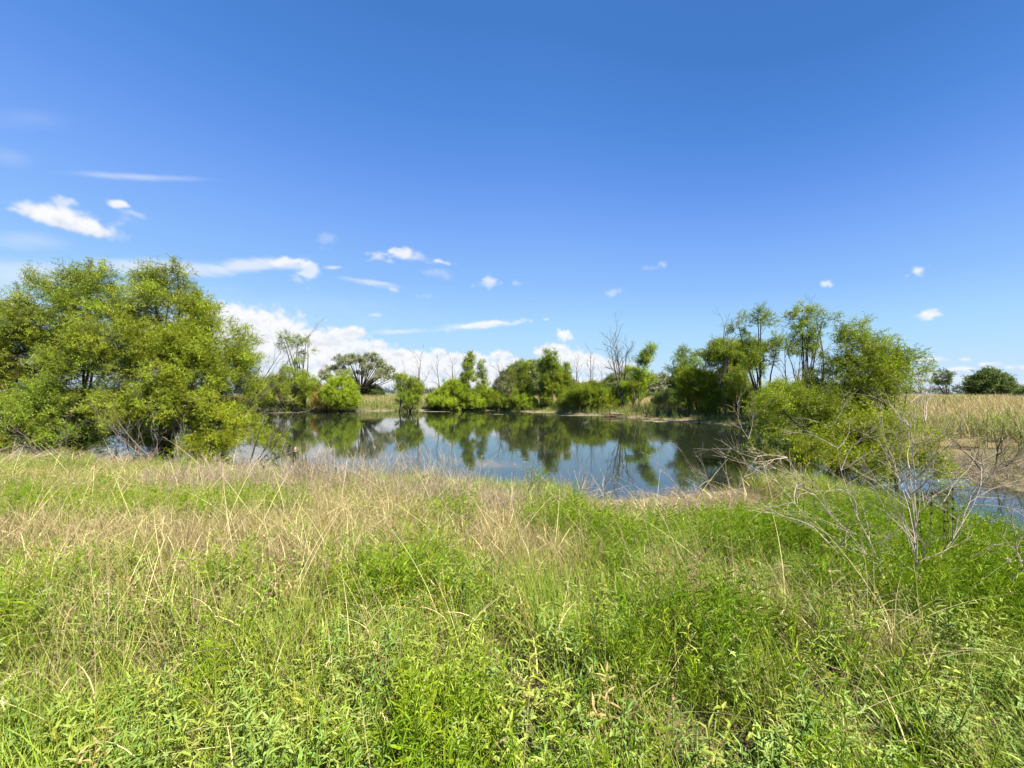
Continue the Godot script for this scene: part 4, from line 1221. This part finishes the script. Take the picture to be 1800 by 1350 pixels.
func distance() -> void:
	# low belt of trees along the horizon
	var sc := [Scatter.new(), Scatter.new(), Scatter.new()]
	for i in 5200:
		var az := deg_to_rad(rf(-62, 62))
		var far := rf(320, 460)
		var tall := 2.6 + 2.4 * absf(patchy.get_noise_2d(az * 300, 7)) * 2.0
		var p := Vector3(sin(az) * far, 1.8 + rf(0, 1) * tall, -cos(az) * far)
		var v := rf(0.8, 1.2)
		sc[i % 3].put(frame((rvec() + Vector3(0, 0.4, 0)).normalized(), rf(2.5, 4.5), p), Color(0.09 * v, 0.12 * v, 0.07 * v))
	var belt := Node3D.new()
	belt.name = "distant_woods"
	add_child(belt, true)
	tag(belt, "thin dark line of woods along the horizon", "woods")
	belt.set_meta("kind", "stuff")
	for k in 3:
		strew("foliage", sc[k], G["broad%d" % k], belt)
	# gabled shed
	var shed := thing("shed", "small dark gabled shed on the horizon behind the two-stemmed dead tree", "shed", Vector3(-46.5, ground(-46.5, -200), -200))
	var b := Bits.new()
	var w := Color(0.10, 0.095, 0.10)
	for s in [-1.0, 1.0]:
		var z: float = s * 2.5
		b.tri(Vector3(-1.4, -0.3, z), Vector3(-1.4, 3.1, z), Vector3(1.4, 3.1, z), w)
		b.tri(Vector3(-1.4, -0.3, z), Vector3(1.4, 3.1, z), Vector3(1.4, -0.3, z), w)
		b.tri(Vector3(-1.4, 3.1, z), Vector3(0, 4.5, z), Vector3(1.4, 3.1, z), w)
		var x: float = s * 1.4
		b.tri(Vector3(x, -0.3, -2.5), Vector3(x, 3.1, -2.5), Vector3(x, 3.1, 2.5), w)
		b.tri(Vector3(x, -0.3, -2.5), Vector3(x, 3.1, 2.5), Vector3(x, -0.3, 2.5), w)
	obj("walls", b, M.wood, shed)
	b = Bits.new()
	var rc := Color(0.10, 0.10, 0.11)
	for s in [-1.0, 1.0]:
		var e0 := Vector3(s * 1.7, 2.85, -2.8); var e1 := Vector3(s * 1.7, 2.85, 2.8)
		var r0 := Vector3(0, 4.62, -2.8); var r1 := Vector3(0, 4.62, 2.8)
		var dn := Vector3(0, -0.1, 0)
		b.tri(e0, r0, r1, rc); b.tri(e0, r1, e1, rc)
		b.tri(e0 + dn, r0 + dn, r1 + dn, rc); b.tri(e0 + dn, r1 + dn, e1 + dn, rc)
		b.tri(e0, e0 + dn, e1 + dn, rc); b.tri(e0, e1 + dn, e1, rc)
	obj("roof", b, M.wood, shed)
	b = Bits.new()
	for q in [[Vector3(-0.6, -0.2, 2.55), Vector3(-0.6, 2.0, 2.55), Vector3(0.6, 2.0, 2.55)], [Vector3(-0.6, -0.2, 2.55), Vector3(0.6, 2.0, 2.55), Vector3(0.6, -0.2, 2.55)]]:
		b.tri(q[0], q[1], q[2], Color(0.05, 0.045, 0.04))
	obj("door", b, M.wood, shed)
	# fallen planks by the far water
	var dock := thing("wooden_landing", "weathered broken plank landing at the far water's edge by the wide yellow-green bush", "landing", Vector3(9.75, 0.0, -36.7))
	dock.scale = Vector3(0.62, 0.7, 0.62)
	for i in 4:
		var p := log_shape(2.6 - 0.2 * i, 0.085, 0.075, Color(0.36, 0.31, 0.27) * (0.8 + 0.12 * i), 0.02)
		var o := obj("plank", p, M.wood, dock)
		o.position = Vector3(0.15 * i, 0.42 + 0.02 * (i % 2), -0.17 * i)
		o.rotation.z = -0.04
	for i in 4:
		var p := Bits.new()
		p.tube(PackedVector3Array([Vector3(0, -0.5, 0), Vector3(rf(-0.03, 0.03), 0.5 if i else 1.1, 0)]), 0.07, 0.06, 7, Color(0.14, 0.08, 0.06))
		var o := obj("post", p, M.wood, dock)
		o.position = Vector3([-0.7, 0.9, -0.5, 1.1][i], 0, [0.1, 0.12, -0.5, -0.55][i])
	var beam := obj("beam", log_shape(2.2, 0.09, 0.08, Color(0.17, 0.09, 0.07)), M.wood, dock)
	beam.position = Vector3(-0.5, 0.14, 0.25)
	# floating mats of pale algae
	var mats := [[-10.4, -47.2, 4.6, 0.75, "long pale floating mat under the olive bush"], [3.4, -44.3, 3.4, 0.9, "pale floating mat left of the wide yellow-green bush"], [7.4, -38.6, 4.2, 0.8, "pale algae strip in front of the wide yellow-green bush"], [12.2, -30.6, 2.8, 1.6, "pale algae mat before the full yellow-green willow"], [-26.5, -44.5, 2.6, 0.9, "pale mat at the foot of the fan-stemmed shrub"], [-1.5, -41.0, 0.9, 0.35, "small floating mat alone on the open water"]]
	for q in mats:
		var o := thing("algae_mat", q[4], "algae mat", Vector3(q[0], 0.012, q[1]))
		var bb := Bits.new()
		var n := 44
		var ring := PackedVector3Array()
		for i in n:
			var a := TAU * i / n
			var r := 1.0 + 0.9 * patchy.get_noise_2d(cos(a) * 34 + q[0] * 9, sin(a) * 34)
			ring.append(Vector3(cos(a) * q[2] * 0.5 * r, 0, sin(a) * q[3] * 0.5 * r))
		for i in n:
			var v := rf(0.8, 1.1)
			bb.tri(Vector3(0, 0.03, 0), ring[i] + Vector3(0, 0.012, 0), ring[(i + 1) % n] + Vector3(0, 0.012, 0), Color(0.22, 0.21, 0.12) * v)
			bb.tri(ring[i] + Vector3(0, 0.012, 0), ring[i] * 1.03 - Vector3(0, 0.03, 0), ring[(i + 1) % n] + Vector3(0, 0.012, 0), Color(0.18, 0.17, 0.1))
		obj("mat", bb, M.straw, o)


func near_things() -> void:
	var pale := Color(0.50, 0.44, 0.36)
	# the bare shrub on the right of the near bank
	bare_tree("dead_shrub", "tall bare shrub with pale curving stems on the near bank at right", "shrub", 3.12, -2.95, 2.1, [[-0.9, -0.3, 1.05], [-0.05, -0.05, 1.0], [0.12, -0.1, 0.95], [0.35, -0.2, 1.05], [-0.35, -0.2, 0.95], [0.85, 0.1, 1.1], [-0.65, 0.05, 0.9], [0.6, -0.4, 1.0]], Color(0.66, 0.58, 0.48), {"thick": 0.007, "kids": 2, "crook": 0.15, "depth": 2, "spread": 0.8, "rise": 0.0})
	bare_tree("dead_shrub", "sprawling pale dead branches fallen over the small inlet at right", "dead branch", 8.0, -7.6, 1.8, [[0.2, 0.1, 1.0], [0.9, 0.3, 1.1], [1.5, 0.1, 1.3], [-0.6, 0.3, 1.0], [-1.3, 0.2, 1.2], [0.6, -0.5, 1.0], [2.2, 0.5, 1.3], [-0.2, 0.8, 0.9], [-2.2, 0.0, 1.1]], pale, {"thick": 0.011, "kids": 1, "crook": 0.2, "depth": 2, "spread": 0.9, "rise": -0.03})
	bare_tree("dead_shrub", "small pale bare shrub with arching twigs at the near water's edge", "dead branch", 3.35, -6.4, 1.35, [[-0.9, 0.1, 1.1], [-0.3, 0, 1.0], [0.15, 0.1, 1.05], [0.8, 0.2, 1.1], [1.3, 0.1, 1.0], [-1.4, 0.3, 0.9]], pale, {"thick": 0.009, "kids": 1, "crook": 0.2, "depth": 1, "spread": 0.7, "rise": 0.05})
	bare_tree("dead_shrub", "thin bare twigs leaning over the water behind the tan grass", "dead branch", 1.75, -7.3, 1.25, [[0.02, 0, 1.0], [-0.55, 0.1, 0.85], [0.5, 0, 0.6]], Color(0.3, 0.26, 0.22), {"thick": 0.009, "kids": 1, "depth": 0, "spread": 0.5})
	bare_tree("dead_shrub", "fine grey bare weed standing before the open water", "dead herb", 0.45, -7.6, 1.3, [[-0.15, 0, 1.0], [0.2, 0.1, 0.9], [0.4, -0.1, 0.75], [-0.4, 0, 0.7]], Color(0.34, 0.29, 0.25), {"thick": 0.006, "kids": 2, "depth": 1, "spread": 0.6})
	bare_tree("dead_shrub", "reddish-grey dead brush spilling to the water left of the right willow", "dead branch", 5.3, -8.3, 0.95, [[-0.8, 0.4, 1.0], [-0.3, 0.4, 1.0], [0.4, 0.3, 1.0], [0.9, 0.5, 1.0], [-1.3, 0.4, 1.0], [0.1, 0.8, 1.0], [1.4, 0.2, 1.0]], Color(0.32, 0.24, 0.19), {"thick": 0.009, "kids": 2, "depth": 1})
	bare_tree("dead_shrub", "dark bare shrub stems on the far side of the inlet", "dead branch", 12.6, -10.2, 1.5, [[0.9, 0.2, 1.2], [1.4, -0.1, 1.3], [0.3, 0.1, 1.0], [-0.7, 0.2, 1.0]], Color(0.14, 0.115, 0.095), {"thick": 0.02, "kids": 2, "rise": 0.02})
	# drift wood and stubs by the left clump
	var logs := [[-10.9, 0.16, -11.0, 0.75, 0.06, 0.6, 0.5, Color(0.55, 0.47, 0.38), "short pale broken log leaning on the shore under the left clump"], [-11.7, 0.2, -11.3, 0.9, 0.05, 0.9, 0.35, Color(0.33, 0.29, 0.24), "grey log propped on the shore left of the short pale one"], [-13.9, 0.34, -11.7, 0.5, 0.07, 0.1, 0.05, Color(0.62, 0.52, 0.40), "small bleached piece of wood on the grass left of the left clump's shadow"], [-8.3, 0.3, -10.8, 0.8, 0.022, 0.75, 0.1, Color(0.62, 0.56, 0.44), "thin pale stick poking up from the water beside the left clump"]]
	for q in logs:
		var o := thing("driftwood", q[8], "driftwood", Vector3(q[0], q[1], q[2]))
		var b := log_shape(q[3], q[4], q[4] * 0.75, q[7])
		b.tube(curve(Vector3(q[3] * 0.1, q[4] * 0.5, 0), Vector3(q[3] * 0.22, q[4] * 2.8, q[4]), 0.01, 3), q[4] * 0.3, q[4] * 0.12, 5, q[7] * 0.9)
		var m := obj("log", b, M.wood, o)
		m.rotation = Vector3(0, -0.4, q[5])
	for q in [[-8.6, -14.9, 0.22, "dark stub standing in the water right of the left clump"], [-7.55, -13.4, 0.24, "stub with a pale broken top standing in the open water at left"]]:
		var o := thing("stub", q[3], "stump", Vector3(q[0], 0, q[1]))
		var b := Bits.new()
		b.tube(PackedVector3Array([Vector3(0, -0.5, 0), Vector3(0, q[2] * 0.6, 0), Vector3(0.03, q[2], 0)]), 0.05, 0.042, 8, Color(0.05, 0.04, 0.035))
		obj("post", b, M.wood, o)
		if q[2] > 0.23:
			b = Bits.new()
			b.tube(PackedVector3Array([Vector3(0.03, q[2] * 0.8, 0), Vector3(0.02, q[2] * 1.5, 0)]), 0.052, 0.035, 7, Color(0.6, 0.52, 0.36))
			obj("broken_top", b, M.wood, o)
	# dried seed stalks with stacked dark whorls
	var stalks := [[3.30, -3.22, 0.80], [3.46, -3.20, 0.93], [3.52, -3.36, 0.90], [3.64, -3.24, 0.86], [3.78, -3.34, 0.95], [3.90, -3.42, 0.97], [3.62, -4.95, 1.0], [3.80, -5.1, 1.05], [3.73, -4.8, 0.85]]
	var where := ["leftmost of the six by the bare shrub", "second from left by the bare shrub", "third from left by the bare shrub", "fourth from left by the bare shrub, set lower", "fifth from left by the bare shrub", "rightmost of the six by the bare shrub", "leftmost of the three above the bright green mound", "tallest of the three above the bright green mound", "shortest of the three above the bright green mound"]
	for i in stalks.size():
		var q: Array = stalks[i]
		var o := thing("seed_stalk", "dried stalk with stacked dark seed whorls, " + where[i], "seed stalk", Vector3(q[0], ground(q[0], q[1]), q[1]), "dried seed stalks")
		var b := Bits.new()
		var pts := curve(Vector3(0, -0.05, 0), Vector3(rf(-0.04, 0.04), q[2], rf(-0.04, 0.04)), 0.04, 6)
		b.tube(pts, 0.0035, 0.002, 5, Color(0.2, 0.15, 0.09))
		obj("stem", b, M.bark, o)
		for k in 4 + i % 3:
			b = Bits.new()
			for j in 22:
				var d := (rvec() * Vector3(1, 0.6, 1) + Vector3(0, 0.15, 0)).normalized()
				b.leaf(Vector3(0, rf(-0.006, 0.006), 0), d, Vector3.UP, rf(0.012, 0.021) * (1.0 - k * 0.06), 0.008, Color(0.075, 0.042, 0.028) * rf(0.6, 1.7))
			var w := obj("seed_whorl", b, M.bark, o)
			w.position = pts[6].lerp(pts[3], k * 0.17)
	# thistle-like buds on thin stems
	var buds := [[-0.55, -6.6, 0.95, "leftmost bud beside the tan grass"], [-0.35, -6.5, 0.88, "second bud from the left, beside the tan grass"], [0.0, -6.4, 0.86, "third bud, before the open water"], [0.18, -6.45, 0.9, "rightmost bud before the open water"], [3.55, -2.78, 0.55, "left of the three at the right edge"], [3.70, -2.80, 0.53, "middle of the three at the right edge"], [3.86, -2.78, 0.56, "right of the three at the right edge"]]
	for q in buds:
		var o := thing("flower_bud", "pale round bud on a thin stem, " + q[3], "flower bud", Vector3(q[0], ground(q[0], q[1]), q[1]), "pale buds over the grass")
		var b := Bits.new()
		var pts := curve(Vector3(0, -0.05, 0), Vector3(rf(-0.05, 0.05), q[2], rf(-0.05, 0.05)), 0.05, 5)
		b.tube(pts, 0.003, 0.002, 5, Color(0.25, 0.24, 0.12))
		obj("stem", b, M.bark, o)
		b = Bits.new()
		for j in 40:
			var d := rvec()
			b.leaf(d * 0.006, (d + Vector3(0, 0.5, 0)).normalized(), Vector3.UP, rf(0.012, 0.018), 0.007, Color(0.55, 0.46, 0.46) * rf(0.7, 1.15))
		var w := obj("flower_head", b, M.herb, o)
		w.position = pts[5]
	# litter of dead twigs on the mud beyond the inlet and under the left clump
	var sc := [Scatter.new(), Scatter.new()]
	for i in 1100:
		var p := Vector3(rf(10.5, 17), 0, rf(-13, -7.5)) if i < 600 else Vector3(rf(-15, -7), 0, rf(-12.2, -10.0))
		var s := to_shore(p.x, p.z)
		if s < -0.4 or s > 3.2:
			continue
		p.y = maxf(lie(p.x, p.z, s), 0.0) + rf(0.0, 0.2)
		var v := rf(0.6, 1.3)
		sc[i % 2].put(frame((rvec() * Vector3(1, 0.3, 1)).normalized(), rf(0.7, 1.5), p), Color(0.36, 0.29, 0.22) * v)
	var o := Node3D.new()
	o.name = "twig_litter"
	add_child(o, true)
	tag(o, "litter of dead twigs and washed-up reeds on the muddy edges", "twigs")
	o.set_meta("kind", "stuff")
	for k in 2:
		strew("pile", sc[k], G["brush%d" % k], o)
